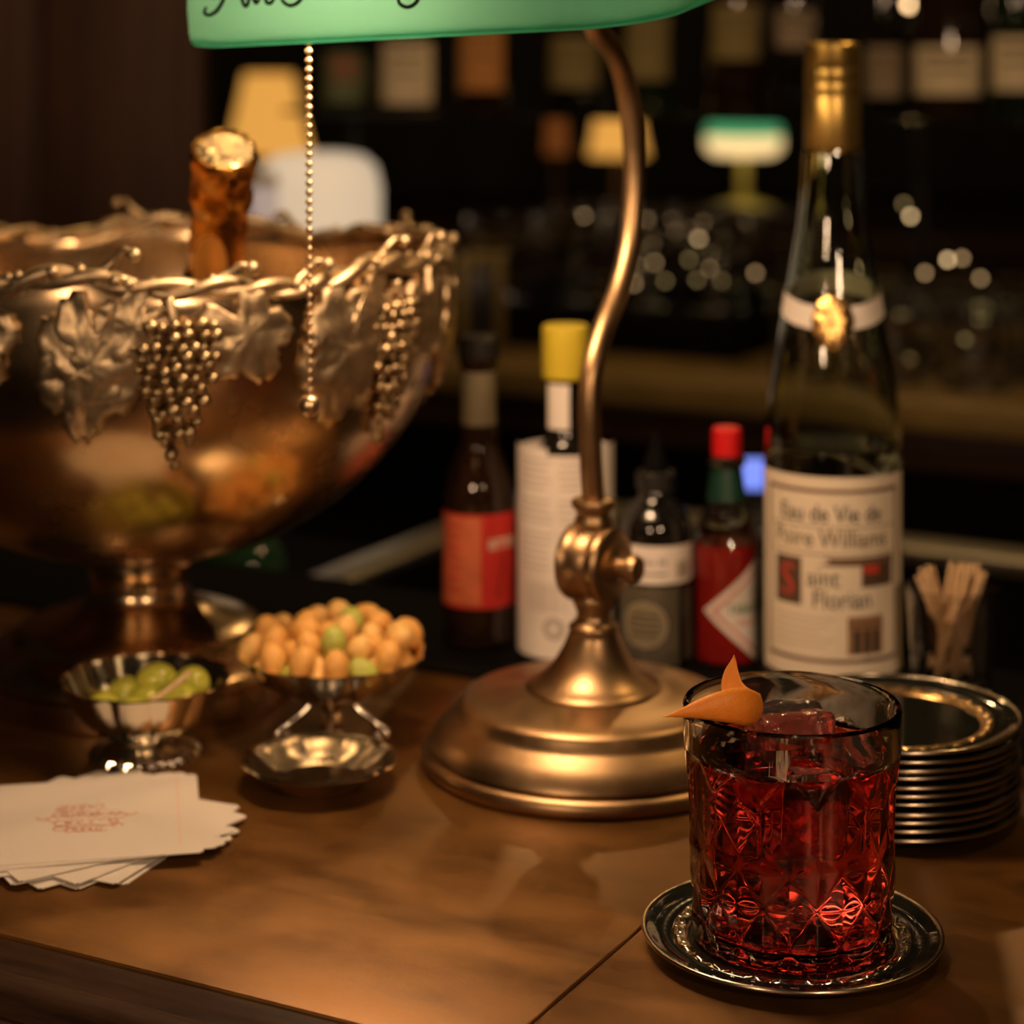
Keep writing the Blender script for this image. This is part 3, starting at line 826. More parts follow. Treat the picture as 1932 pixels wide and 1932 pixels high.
# small round silver dish in front
DX, DY = P(603, 0, 1.030).x, 1.030
sd = thing('silver_dish', 'small empty scalloped silver dish in front of the nut compote', 'dish', (DX, DY, 0.0002))
pr = [(0, 0.0), (0.0190, 0.0), (0.0205, 0.0010), (0.0260, 0.0048), (0.0330, 0.0098), (0.0364, 0.0120), (0.0370, 0.0128), (0.0364, 0.0136), (0.0350, 0.0130), (0.0325, 0.0112), (0.0275, 0.0076), (0.0232, 0.0046), (0.0222, 0.0042), (0.0214, 0.0044), (0.0195, 0.0034), (0, 0.0026)]
def dishf(th, r, z, k):
    if 3 <= k <= 11:
        w = 0.03 * (abs(math.cos(5 * th)) - 0.6)
        return r * (1 + w), z
    return r, z
lathe('dish_body', pr, M_SILVER, sd, 160, dishf, caps=False, angle=25)

# ================================================================== NAPKINS
NKX, NKY = P(160, 0, 0.971).x, 0.971
bm = bmesh.new(); S = 0.100
g = 14; top_v = []
def nap_mesh(seed):
    bm = bmesh.new(); add_box(bm, (0, 0, 0), (S, S, 0.0005))
    bmesh.ops.bevel(bm, geom=[e for e in bm.edges if abs((e.verts[0].co - e.verts[1].co).z) > 1e-6], offset=0.0012, segments=2, affect='EDGES')
    return bm
nap0 = None
angs = [69, 54, 41, 66, 31, 52, 22, 35, 17, 13]
for k, a in enumerate(angs):
    if nap0 is None: nap0 = finish('paper_napkin', nap_mesh(0), M_PAPER, None, smooth=False); o = nap0
    else: o = nap0.copy(); COL.objects.link(o)
    zz = 0.0005 + k * 0.00052
    o.location = (NKX + random.uniform(-.002, .002), NKY + random.uniform(-.002, .002), zz)
    o.rotation_euler.z = math.radians(a)
    o.name = 'paper_napkin'
    tag(o, 'plain white paper napkin fanned out in the pile below the crested one', 'napkin', 'fanned paper napkins')
tn = finish('paper_napkin', nap_mesh(0), M_PAPER, None, smooth=False)
tn.location = (NKX + 0.001, NKY, 0.0005 + len(angs) * 0.00052); tn.rotation_euler.z = math.radians(10)
tag(tn, 'topmost white napkin printed with a faded red crest, left of the silver dish', 'napkin', 'fanned paper napkins')
bm = bmesh.new(); rc = random.Random(5)
def flat_ribbon(pts, w, z=0.00032):
    pts = [Vector((p[0], p[1], z)) for p in pts]; L, R_ = [], []
    for i, p in enumerate(pts):
        d = (pts[min(i + 1, len(pts) - 1)] - pts[max(i - 1, 0)]).normalized(); s = Vector((-d.y, d.x, 0)) * w
        L.append(bm.verts.new(p + s)); R_.append(bm.verts.new(p - s))
    for i in range(len(pts) - 1): bm.faces.new((L[i], R_[i], R_[i + 1], L[i + 1]))
for k in range(26):
    x = (k % 7 - 3) * 0.0040 + rc.uniform(-.001, .001); y = (k // 7 - 1.5) * 0.0085 + rc.uniform(-.002, .002)
    r = rc.uniform(.0022, .0042); t0 = rc.uniform(0, 6); tt = rc.uniform(3.5, 7.5)
    flat_ribbon([(x + r * (1 - 0.5 * i / 16) * math.cos(t0 + tt * i / 16), y + 1.15 * r * (1 - 0.5 * i / 16) * math.sin(t0 + tt * i / 16)) for i in range(17)], 0.00042)
for s in (-1, 1):
    flat_ribbon([(s * (0.013 + 0.0095 * i / 8), 0.002 + 0.0018 * math.sin(i * 0.9)) for i in range(9)], 0.0006)
    flat_ribbon([(s * (0.012 + 0.006 * i / 8), -0.001 - 0.002 * math.sin(i * 0.5)) for i in range(9)], 0.0005)
flat_ribbon([(-0.014 + 0.028 * i / 14, -0.010 + 0.0012 * math.sin(i)) for i in range(15)], 0.0005)
flat_ribbon([(-0.013 + 0.026 * i / 14, 0.0035 + 0.001 * math.sin(i * 1.3)) for i in range(15)], 0.0005)
cr = flat_label('crest_print', bm, M_PINKINK, tn)
bm = bmesh.new()
flat_ribbon([(0.0405, -0.040), (0.0405, 0.047)], 0.0004, 0.00031); flat_ribbon([(-0.047, -0.0385), (0.0405, -0.0385)], 0.00016, 0.00031)
flat_label('border_print', bm, mat('pale_pink_ink', (0.76, 0.55, 0.46), 0.9), tn)

# ================================================================== PUNCH BOWL
BX, BY = P(265, 0, 1.185).x, 1.185
pb = thing('punch_bowl', 'large footed silver punch bowl with grape and vine relief on the left', 'punch bowl', (BX, BY, 0.0002), math.radians(-9.7))
OUT = [(0.0285, 0.0725), (0.039, 0.0755), (0.052, 0.0785), (0.068, 0.0832), (0.083, 0.0895), (0.097, 0.0977), (0.111, 0.1075), (0.123, 0.118), (0.131, 0.1262), (0.1385, 0.1353), (0.1475, 0.1470), (0.1545, 0.1585), (0.1605, 0.1725), (0.1640, 0.1874), (0.1658, 0.2000), (0.1664, 0.2135), (0.1664, 0.2260), (0.1660, 0.2360)]
def bowl_r(z):
    if z <= OUT[0][1]: return OUT[0][0]
    for (r0, z0), (r1, z1) in zip(OUT[:-1], OUT[1:]):
        if z0 <= z <= z1: return r0 + (r1 - r0) * (z - z0) / (z1 - z0)
    return OUT[-1][0]
def wav(th): return 0.0035 * math.sin(6 * th + 0.6) + 0.0018 * math.sin(13 * th)
def bfn(th, r, z, k):
    if z > 0.22: return r, z + wav(th) * (z - 0.22) / 0.016
    return r, z
prof = [(0, 0.0727)] + OUT + [(0.1650, 0.2372), (0.1640, 0.2360)] + [(r - 0.0020, z + (0.0018 if z < 0.19 else 0)) for r, z in OUT[::-1][1:]] + [(0, 0.0750)]
lathe('bowl_body', prof, M_OLDSILVER, pb, 128, bfn, caps=False, angle=60)
prof = [(0, 0.0726), (0.0305, 0.0726), (0.0310, 0.0700), (0.0285, 0.0685), (0.0272, 0.0640), (0.0265, 0.0570), (0.0280, 0.0515), (0.0330, 0.0470), (0.0430, 0.0430), (0.0540, 0.0400), (0.0620, 0.0370),
        (0.0660, 0.0345), (0.0672, 0.0320), (0.0700, 0.0300), (0.0780, 0.0265), (0.0840, 0.0225), (0.0868, 0.0190), (0.0866, 0.0168), (0.0835, 0.0160), (0.0832, 0.0150), (0.0850, 0.0140), (0.0860, 0.0020), (0.0850, 0.0), (0, 0)]
lathe('foot', prof, M_OLDSILVER, pb, 96, angle=50)
# twisted vine round the rim
def vine_pt(th, ph, amp):
    z = 0.2372 + wav(th) + amp * math.sin(ph); r = 0.1660 + amp * math.cos(ph)
    return Vector((r * math.sin(th), -r * math.cos(th), z))
rv = random.Random(3)
for s in range(2):
    bm = bmesh.new(); n = 420
    pts = [vine_pt(2 * PI * i / n, 19 * 2 * PI * i / n + s * PI, 0.0026) for i in range(n)]
    rad = [0.0032 + 0.0016 * noise.noise(Vector((i * 0.11, s * 7.0, 0))) for i in range(n)]
    tube(bm, pts, rad, 8, closed=True)
    finish('vine', bm, M_ORNAMENT, pb, angle=180)
# knots, tendrils and buds along the vine
bm = bmesh.new()
for k in range(120):
    th = 2 * PI * k / 120 + rv.uniform(-.02, .02)
    c = vine_pt(th, rv.uniform(0.2, 2.9), 0.0042)
    ball(bm, c, rv.uniform(0.0018, 0.0036), 1, (1, 1, rv.uniform(.8, 1.2)))
finish('vine_buds', bm, M_ORNAMENT, pb, angle=180)['kind'] = 'stuff'
for th in [math.radians(a) for a in (-31, -12, 14, 33, 47, 66, 81, 96, 130, 165, 200, 235, 270, 300)]:
    bm = bmesh.new()
    p0 = vine_pt(th, 1.57, 0.003); tg = Vector((math.cos(th), math.sin(th), 0)); up = Vector((0, 0, 1)); ou = Vector((math.sin(th), -math.cos(th), 0))
    L = rv.uniform(0.007, 0.013)
    pts = spline([p0 - tg * 0.004, p0 + tg * 0.003 + up * L * 0.5, p0 + tg * 0.008 + up * L + ou * 0.002, p0 + tg * 0.013 + up * L * 0.8 + ou * 0.004], 5)
    tube(bm, pts, [0.0022 - 0.0009 * i / len(pts) for i in range(len(pts))], 8)
    ball(bm, pts[-1], 0.0036, 2)
    finish('vine_shoot', bm, M_ORNAMENT, pb, angle=180)
def on_bowl(a, z, off):
    """a in metres along the circumference from the front, z height, off outwards along the surface normal."""
    dz = 0.002; r = bowl_r(z); dr = (bowl_r(z + dz) - bowl_r(z - dz)) / (2 * dz)
    nl = math.hypot(1, dr); nr, nz_ = 1 / nl, -dr / nl
    th = a / 0.166
    rr = r + nr * off
    return Vector((rr * math.sin(th), -rr * math.cos(th), z + nz_ * off))
gm = None
def cluster(a_deg, full):
    global gm
    a0 = math.radians(a_deg) * 0.166
    bm = bmesh.new()
    pts = spline([on_bowl(a0 - 0.004, 0.232, 0.004), on_bowl(a0 - 0.002, 0.222, 0.006), on_bowl(a0, 0.214, 0.005), on_bowl(a0, 0.195, 0.004), on_bowl(a0, 0.160, 0.002)], 5)
    tube(bm, pts, [0.0026 - 0.0012 * i / len(pts) for i in range(len(pts))], 8)
    core = finish('grape_cluster', bm, M_ORNAMENT, pb, angle=180)
    rg = random.Random(int(a_deg * 7) + 50)
    if gm is None:
        b2 = bmesh.new(); ball(b2, (0, 0, 0), 0.0033, 2)
        me = bpy.data.meshes.new('grape'); b2.to_mesh(me); b2.free()
        me.polygons.foreach_set('use_smooth', [True] * len(me.polygons)); me.materials.append(M_GRAPE); gm = me
    rows = 14 if full else 10
    for j in range(rows):
        t = j / (rows - 1)
        z = 0.2195 - 0.0655 * t
        hw = 0.0205 * (1 - t) ** 0.85 * (1.0 if t > 0.12 else 0.82) + 0.0012
        nrow = max(1, int(round(2 * hw / 0.0056)) + (j % 2 == 0 and t < 0.9))
        for i in range(nrow):
            x = 0 if nrow == 1 else -hw + 2 * hw * i / (nrow - 1)
            o = bpy.data.objects.new('grape', gm); COL.objects.link(o); o.parent = core
            dome = 0.0055 * (1 - (x / (hw + .004)) ** 2) * (1 - 0.5 * t)
            o.location = on_bowl(a0 + x + rg.uniform(-.0010, .0010) + (0.0013 if j % 2 else -0.0013), z + rg.uniform(-.0011, .0011), 0.0014 + dome)
            s = rg.uniform(0.72, 1.18); o.scale = (s, s, s * rg.uniform(1, 1.2)); o.rotation_euler = (rg.uniform(0, 3), rg.uniform(0, 3), 0)
    return core
def leaf(a_m, z0, size, rot, seed, droop=1.0):
    """Five-lobed vine leaf lying against the bowl, veins raised."""
    bm = bmesh.new(); NRAD, NANG = 9, 56; rings = []
    cen = None
    for j in range(NRAD + 1):
        ring = []
        for i in range(NANG):
            t = 2 * PI * i / NANG
            lob = 0.62 + 0.38 * abs(math.cos(2.5 * t)) ** 0.7 + 0.05 * math.sin(23 * t + seed)
            if abs(((t - PI) + PI) % (2 * PI) - PI) < 0.25: lob *= 0.6
            rr = size * lob * j / NRAD
            x, y = rr * math.sin(t), -rr * math.cos(t) * 1.1 * droop
            xr = x * math.cos(rot) - y * math.sin(rot); yr = x * math.sin(rot) + y * math.cos(rot)
            vein = abs(math.sin(2.5 * t))
            off = 0.0028 + 0.0032 * (1 - (j / NRAD)) + 0.0022 * (vein ** 0.6) * (j / NRAD) + 0.0022 * noise.noise(Vector((x * 110, y * 110, seed))) + 0.0005 * noise.noise(Vector((x * 400, y * 400, seed)))
            if j == NRAD: off -= 0.0015
            z = min(z0 + yr, 0.2365)
            p = on_bowl(a_m + xr, z, off)
            if j == 0:
                if cen is None: cen = bm.verts.new(p)
                ring.append(cen)
            else: ring.append(bm.verts.new(p))
        rings.append(ring)
    for j in range(NRAD):
        for i in range(NANG):
            k = (i + 1) % NANG
            if j == 0: bm.faces.new((cen, rings[1][k], rings[1][i]))
            else: bm.faces.new((rings[j][i], rings[j][k], rings[j + 1][k], rings[j + 1][i]))
    # edge turned down onto the bowl gives the leaf thickness
    sk = []
    for i in range(NANG):
        v = rings[NRAD][i].co; d = Vector((v.x, v.y, 0)).normalized()
        sk.append(bm.verts.new(v - d * 0.0022))
    for i in range(NANG):
        k = (i + 1) % NANG
        bm.faces.new((rings[NRAD][i], rings[NRAD][k], sk[k], sk[i]))
    return finish('leaf', bm, M_ORNAMENT, pb, angle=60)
FRONT = 25.2                                     # the front cluster's angle in the bowl's own frame
for q, (da, full) in enumerate([(0, True), (44, True), (-45, False), (88, False)]):
    cluster(FRONT + da, full)
    b0 = math.radians(FRONT + da) * 0.166
    leaf(b0 + 0.033, 0.2135, 0.0235, 0.5, 1.0 + q)
    leaf(b0 - 0.020, 0.2190, 0.0200, -0.7, 3.0 + q)
    leaf(b0 - 0.0395, 0.2020, 0.0260, -0.15, 5.0 + q, 1.35)
    if q < 3: leaf(b0 + 0.085, 0.1990, 0.0220, 0.2, 8.0 + q, 1.3)

# champagne bottle leaning in the bowl
def place_axis(o, top, d):
    o.rotation_mode = 'QUATERNION'; o.rotation_quaternion = Vector((0, 0, 1)).rotation_difference(Vector(d).normalized())
    return o
def champagne(label, top, d, L, foil, glass):
    d = Vector(d).normalized(); base = Vector(top) - d * L
    t = thing('champagne_bottle', label, 'bottle', base); place_axis(t, top, d)
    lathe('glass_body', [(0, 0), (0.026, 0), (0.029, 0.003), (0.029, L - 0.150), (0.026, L - 0.125), (0.0175, L - 0.090), (0.0145, L - 0.075), (0.0135, L - 0.060), (0.0133, L - 0.03), (0, L - 0.03)], glass, t, 40)
    def cr(th, r, z, k):
        v = noise.noise(Vector((math.sin(th) * 2.2, math.cos(th) * 2.2, z * 120))) + 0.6 * noise.noise(Vector((math.sin(th) * 5, math.cos(th) * 5, z * 300)))
        if r < 0.005: return r, z
        return r * (1 + 0.085 * v + 0.03 * noise.noise(Vector((math.sin(th) * 9, math.cos(th) * 9, z * 520)))), z + 0.0014 * v
    pf = [(0.0152, L - 0.088), (0.0148, L - 0.075), (0.0147, L - 0.062), (0.0146, L - 0.052), (0.0148, L - 0.044), (0.0142, L - 0.040), (0.0140, L - 0.036), (0.0158, L - 0.033), (0.0166, L - 0.029), (0.0152, L - 0.025),
          (0.0142, L - 0.021), (0.0148, L - 0.017), (0.0164, L - 0.012), (0.0172, L - 0.007), (0.0170, L - 0.003), (0.0160, L + 0.0004), (0.0138, L - 0.0002)]
    f = lathe('foil', pf, foil, t, 72, cr, caps=False, angle=50)
    lathe('foil_top', [(0.0140, L - 0.0006), (0.0120, L - 0.0002), (0.0080, L + 0.0003), (0.004, L + 0.0001), (0, L + 0.0004)], mat('champagne_cap', (0.85, 0.66, 0.42), 0.22, 1.0, bump=0.8, bscale=220, bdist=0.002), t, 40, lambda th, r, z, k: (r, z + 0.0005 * noise.noise(Vector((r * 300 * math.sin(th), r * 300 * math.cos(th), 3)))), caps=False, angle=60)
    bm = bmesh.new()
    for k in range(4):
        a = k * PI / 2 + 0.5
        tube(bm, [((0.0163) * math.sin(a), -(0.0163) * math.cos(a), L - 0.006), ((0.0160) * math.sin(a), -(0.0160) * math.cos(a), L - 0.018), ((0.0166) * math.sin(a + .1), -(0.0166) * math.cos(a + .1), L - 0.029)], 0.0006, 6)
    finish('wire_cage', bm, M_GOLDFOIL, t, angle=180)
    bm = bmesh.new(); wrap_poly(bm, 0.0158, lambda z: -6 - 34 * math.sqrt(max(0.0, 1 - ((z - L + 0.070) / 0.0262) ** 2)), lambda z: -6 + 34 * math.sqrt(max(0.0, 1 - ((z - L + 0.070) / 0.0262) ** 2)), L - 0.096, L - 0.044, 0, 10, 16)
    flat_label('neck_shield', bm, mat('amber_neck_shield', (0.80, 0.42, 0.10), 0.42, 0.5), t)
    return t
champagne('champagne bottle with crinkled gold foil leaning out of the punch bowl', P(425, 282, 1.085), (0.14, -0.58, 0.80), 0.215, M_GOLDFOIL, M_GREENGLASS)
# ================================================================== BOTTLES ON THE MAT
def face_cam(x, y): return -math.atan2(x, y)
def bottle_root(name, label, px, D, extra=0.0):
    x = P(px, 0, D).x
    return thing(name, label, 'bottle', (x, D, MAT_Z + 0.0002), face_cam(x, D) + math.radians(extra))

# bitters bottle with red label
b = bottle_root('bitters_bottle', 'dark brown bitters bottle with red label and pale neck sleeve', 903, 1.265)
prof = [(0, 0), (0.019, 0), (0.0208, 0.002), (0.0208, 0.082), (0.0203, 0.089), (0.0180, 0.098), (0.0135, 0.108), (0.0112, 0.116), (0.0102, 0.125), (0.0100, 0.160), (0.0112, 0.161), (0.0112, 0.165), (0, 0.165)]
lathe('glass_body', prof, M_BROWNGLASS, b, 48)
lathe('cap', [(0, 0.1652), (0.0120, 0.1652), (0.0120, 0.1770), (0.0108, 0.1785), (0, 0.1785)], M_BLACKPLASTIC, b, 32)
bm = bmesh.new(); wrap_patch(bm, 0.01035, -180, 180, 0.127, 0.158, 0, 40)
flat_label('neck_sleeve', bm, mat('neck_sleeve_paper', (0.20, 0.17, 0.10), 0.5), b)
bm = bmesh.new()
R = 0.0210
wrap_patch(bm, R, -120, 120, 0.024, 0.078, 0, 40); wrap_patch(bm, R + .0001, -85, 4, 0.026, 0.0765, 1, 24)
for k, (z, w) in enumerate([(0.070, 34), (0.064, 30), (0.058, 36), (0.052, 30), (0.046, 34), (0.040, 28), (0.033, 36)]):
    wrap_patch(bm, R + .0002, -45 - w / 2, -45 + w / 2, z, z + 0.0016, 0, 8)
wrap_text(bm, 'BITTERS', 0.0085, R + .0002, 48, 0.058, 2, sx=0.8, bold=0.0002)
wrap_poly(bm, R + .0002, lambda z: 28 + (z - .03) * 500, lambda z: 34 + (z - .03) * 500, 0.030, 0.055, 3, 4, 6)
flat_label('label', bm, [M_REDLABEL, M_ORANGELABEL, M_CREAM, mat('deep_red_print', (0.30, 0.010, 0.012), 0.6)], b)

# bitters bottle in an oversized white paper
b = bottle_root('bitters_bottle', 'bitters bottle with yellow cap and oversized white paper wrapper', 1067, 1.25)
prof = [(0, 0), (0.024, 0), (0.0262, 0.002), (0.0264, 0.098), (0.0255, 0.104), (0.0215, 0.111), (0.0145, 0.117), (0.0115, 0.122), (0.0106, 0.130), (0.0104, 0.156), (0, 0.156)]
lathe('glass_body', prof, M_BLACKGLASS, b, 48)
lathe('cap', [(0, 0.1562), (0.0132, 0.1562), (0.0136, 0.1575), (0.0135, 0.1850), (0.0125, 0.1864), (0, 0.1868)], M_YELLOWCAP, b, 40)
bm = bmesh.new(); wrap_patch(bm, 0.01085, -72, 12, 0.1195, 0.1535, 0, 20); flat_label('neck_label', bm, M_LABEL, b)
bm = bmesh.new(); R = 0.0278
wrap_patch(bm, R, -180, 180, 0.001, 0.1160, 0, 72)
# the side edge of the sheet stands a little above the front
wrap_patch(bm, R, -92, -22, 0.1160, 0.1200, 0, 12); wrap_patch(bm, R, 34, 92, 0.1160, 0.1205, 0, 12)
for j in range(17):
    z = 0.112 - j * 0.0038
    for s, (a0, a1) in enumerate(((-66, -14), (-10, 44))):
        if j in (5, 10): continue
        wrap_patch(bm, R + .0001, a0 + random.uniform(0, 4), a1 - random.uniform(0, 10), z, z + 0.0013, 1, 10)
for k in range(20):
    wrap_patch(bm, R + .0001, -50 + k * 2.7, -50 + k * 2.7 + random.choice((0.7, 1.1, 1.7)), 0.0275, 0.0435, 1, 1)
bm2 = []
for ri in (1.0, 0.62):
    pts = 24
    for i in range(pts):
        t0, t1 = 2 * PI * i / pts, 2 * PI * (i + 1) / pts
        q = []
        for (rad, t) in ((0.0062 * ri, t0), (0.0062 * ri, t1), (0.0062 * ri * 0.72, t1), (0.0062 * ri * 0.72, t0)):
            a = math.radians(-14) + rad * math.cos(t) / R; q.append(bm.verts.new(((R + .0002) * math.sin(a), -(R + .0002) * math.cos(a), 0.0185 + rad * math.sin(t))))
        bm.faces.new(q).material_index = 2
flat_label('paper_wrapper', bm, [M_LABEL, mat('pale_grey_print', (0.60, 0.53, 0.48), 0.8), M_GREYINK], b)

# dropper bottle
b = bottle_root('dropper_bottle', 'black dropper bottle with rubber bulb and black and cream labels', 1237, 1.228)
prof = [(0, 0), (0.019, 0), (0.0204, 0.0018), (0.0204, 0.072), (0.0198, 0.077), (0.0172, 0.084), (0.0125, 0.0895), (0.0098, 0.0925), (0.0092, 0.097), (0, 0.097)]
lathe('glass_body', prof, M_BLACKGLASS, b, 48)
lathe('collar', [(0, 0.0972), (0.0112, 0.0972), (0.0112, 0.1060), (0.0100, 0.1068), (0, 0.1068)], M_BLACKPLASTIC, b, 32)
lathe('rubber_bulb', [(0, 0.1070), (0.0074, 0.1070), (0.0074, 0.1085), (0.0064, 0.1095), (0.0062, 0.1140), (0.0040, 0.1185), (0.0030, 0.1225), (0.0029, 0.1262), (0.0018, 0.1285), (0, 0.1290)], M_RUBBER, b, 28)
bm = bmesh.new(); R = 0.0206
wrap_patch(bm, R, -150, 150, 0.0475, 0.0685, 0, 48)
wrap_text(bm, 'No 34', 0.0062, R + .0001, -2, 0.0575, 1, sx=0.85); wrap_patch(bm, R + .0001, -22, 18, 0.0525, 0.0535, 1, 8)
wrap_patch(bm, R + .0001, 34, 62, 0.0500, 0.0600, 2, 8)
for k in range(6): wrap_patch(bm, R + .0002, 36 + k * 4.4, 38 + k * 4.4, 0.0505, 0.0595, 1, 1)
flat_label('upper_label', bm, [M_LABEL, M_INK, M_CREAM], b)
bm = bmesh.new()
wrap_patch(bm, R, -75, 40, 0.0015, 0.0455, 0, 32)
c_a, c_z, c_r = -18, 0.0245, 0.0135
def circ(r): return (lambda z: c_a - math.degrees(math.sqrt(max(0, r * r - (z - c_z) ** 2)) / R), lambda z: c_a + math.degrees(math.sqrt(max(0, r * r - (z - c_z) ** 2)) / R))
for rr, mi_, dr in ((0.0150, 1, .0001), (0.0135, 2, .0002), (0.0120, 3, .0003)):
    f0, f1 = circ(rr); wrap_poly(bm, R + dr, f0, f1, c_z - rr, c_z + rr, mi_, 10, 16)
for k in range(4): wrap_patch(bm, R + .0004, c_a - 26 + abs(k - 1.5) * 3, c_a + 26 - abs(k - 1.5) * 3, c_z - 0.006 + k * 0.0036, c_z - 0.0048 + k * 0.0036, 1, 8)
for k in range(4): wrap_patch(bm, R + .0001, -60, 35, 0.0030 + k * 0.0019, 0.0038 + k * 0.0019, 1, 12)
wrap_patch(bm, R + .0001, 52, 78, 0.004, 0.044, 0, 8)
flat_label('lower_label', bm, [mat('dark_olive_print', (0.085, 0.07, 0.04), 0.7), M_INK, mat('dull_cream_print', (0.30, 0.25, 0.16), 0.7), mat('mid_olive_print', (0.19, 0.155, 0.09), 0.7)], b)

# pepper sauce bottle
b = bottle_root('sauce_bottle', 'small red pepper sauce bottle with red cap and diamond label', 1371, 1.232)
prof = [(0, 0), (0.0172, 0), (0.0186, 0.0016), (0.0188, 0.060), (0.0182, 0.067), (0.0150, 0.0785), (0.0108, 0.0880), (0.0088, 0.0950), (0.0082, 0.102), (0.0082, 0.1145), (0, 0.1145)]
lathe('sauce_body', [(0, 0), (0.0172, 0), (0.0186, 0.0016), (0.0188, 0.0600), (0.0184, 0.0660), (0, 0.0662)], M_SAUCE, b, 48)
lathe('glass_neck', [(0.0184, 0.0664), (0.0150, 0.0785), (0.0108, 0.0880), (0.0088, 0.0950), (0.0082, 0.102), (0.0082, 0.1085), (0.0104, 0.1095), (0.0108, 0.1120), (0.0100, 0.1145), (0.0070, 0.1147), (0.0066, 0.102), (0.0090, 0.088), (0.0168, 0.0664)], M_GLASSG, b, 40, caps=False, angle=50)
lathe('cap', [(0, 0.1150), (0.0083, 0.1150), (0.0085, 0.1160), (0.0083, 0.1295), (0.0074, 0.1306), (0, 0.1308)], M_REDCAP, b, 32)
bm = bmesh.new(); wrap_patch(bm, 0.0094, -180, 180, 0.0900, 0.1080, 0, 32, 4, rz=lambda z: 0.0112 - (z - 0.0900) * 0.14)
flat_label('neck_foil', bm, mat('dark_green_foil', (0.008, 0.045, 0.030), 0.35), b)
bm = bmesh.new(); R = 0.0190; dc, dz, dh, dw = 58, 0.0305, 0.0285, 98
wrap_poly(bm, R, lambda z: dc - dw * (1 - abs(z - dz) / dh) - 2, lambda z: dc + dw * (1 - abs(z - dz) / dh) + 2, dz - dh, dz + dh, 0, 24, 24)
wrap_poly(bm, R + .0001, lambda z: dc - dw * 0.86 * (1 - abs(z - dz) / (dh * .86)), lambda z: dc - dw * 0.80 * (1 - abs(z - dz) / (dh * .80)) if abs(z - dz) < dh * .8 else dc, dz - dh * .86, dz + dh * .86, 1, 2, 24)
wrap_text(bm, 'TABASCO', 0.0075, R + .0002, 40, dz - 0.001, 2, sx=0.75, bold=0.0001)
wrap_text(bm, 'PEPPER SAUCE', 0.0036, R + .0002, 42, dz - 0.0075, 1, sx=0.75)
flat_label('label', bm, [M_LABEL, M_REDINK, M_GREENINK], b)

# tall eau de vie bottle
b = bottle_root('eau_de_vie_bottle', 'tall clear bottle with gold cap and printed cream label on the right', 1571, 1.198)
zc = MAT_Z
OB = [(0.0310, 0.0), (0.0358, 0.0012), (0.0379, 0.0045), (0.0379, 0.130), (0.0373, 0.142), (0.0358, 0.153), (0.0334, 0.168), (0.0297, 0.190), (0.0263, 0.208), (0.0233, 0.226), (0.0200, 0.2455), (0.0186, 0.258), (0.0170, 0.278), (0.0160, 0.290), (0.0150, 0.296), (0.0146, 0.344)]
inn = [(r - 0.0026, z) for r, z in OB[::-1] if z > 0.004]
prof = [(0, 0.008), (0.022, 0.004), (0.0275, 0.0)] + OB + [(0.0140, 0.345)] + inn + [(0.032, 0.0075), (0.024, 0.0100), (0, 0.0135)]
lathe('glass_body', prof, M_GLASSG, b, 72, caps=False, angle=60)
sp = [(0, 0.0136), (0.024, 0.0101), (0.032, 0.0076), (0.0354, 0.0120), (0.0354, 0.1275), (0.0350, 0.1288), (0.0330, 0.1278), (0, 0.1275)]
s_ = lathe('spirit', sp, M_SPIRIT, b, 64, caps=False, angle=60)
def capf(th, r, z, k):
    if 0.308 < z < 0.346 and k in (7, 11, 13): return r - 0.0006, z
    return r, z
lathe('cap', [(0.0155, 0.2885), (0.0158, 0.2890), (0.0156, 0.3180), (0.0152, 0.3195), (0.0152, 0.3205), (0.0156, 0.3220), (0.0156, 0.3275), (0.0151, 0.3285), (0.0156, 0.3300), (0.0154, 0.3350), (0.0150, 0.3358), (0.0148, 0.3362), (0.0153, 0.3375), (0.0152, 0.3480), (0.0140, 0.3493), (0, 0.3495)], M_GOLDCAP, b, 64, caps=False, angle=40)
# neck ribbon dips at the front, gold seal on it
def body_r(z):
    for (r0, z0), (r1, z1) in zip(OB[:-1], OB[1:]):
        if z0 <= z <= z1: return r0 + (r1 - r0) * (z - z0) / (z1 - z0)
    return 0.02
bm = bmesh.new(); g = []
for i in range(73):
    a = -180 + 5 * i; row = []
    zm = 0.2075 - 0.0075 * math.cos(math.radians(a))
    for j in range(4):
        z = zm - 0.0062 + 0.0124 * j / 3; r = body_r(z) + 0.0005
        row.append(bm.verts.new((r * math.sin(math.radians(a)), -r * math.cos(math.radians(a)), z)))
    g.append(row)
for i in range(72):
    for j in range(3): bm.faces.new((g[i][j], g[i + 1][j], g[i + 1][j + 1], g[i][j + 1]))
flat_label('neck_ribbon', bm, M_LABEL, b)
bm = bmesh.new(); rings = []
for j in range(7):
    ring = []
    for i in range(32):
        t = 2 * PI * i / 32; k = j / 6
        x = 0.0118 * k * math.cos(t) * (1 - 0.22 * max(0, -math.sin(t))); z = 0.1975 + 0.0148 * k * math.sin(t)
        r = body_r(z) + 0.0022 - 0.0012 * k ** 3 + 0.0004 * math.sin(9 * t) * k
        a = x / r
        ring.append(bm.verts.new((r * math.sin(a), -r * math.cos(a), z)))
    rings.append(ring)
for A, B_ in zip(rings[:-1], rings[1:]):
    for i in range(32): bm.faces.new((A[i], A[(i + 1) % 32], B_[(i + 1) % 32], B_[i]))
sk = [bm.verts.new((v.co.x * .94, v.co.y * .94, v.co.z)) for v in rings[-1]]
for i in range(32): bm.faces.new((rings[-1][i], rings[-1][(i + 1) % 32], sk[(i + 1) % 32], sk[i]))
bmesh.ops.remove_doubles(bm, verts=rings[0], dist=1e-6)
finish('gold_seal', bm, M_GOLDSEAL, b, angle=60)
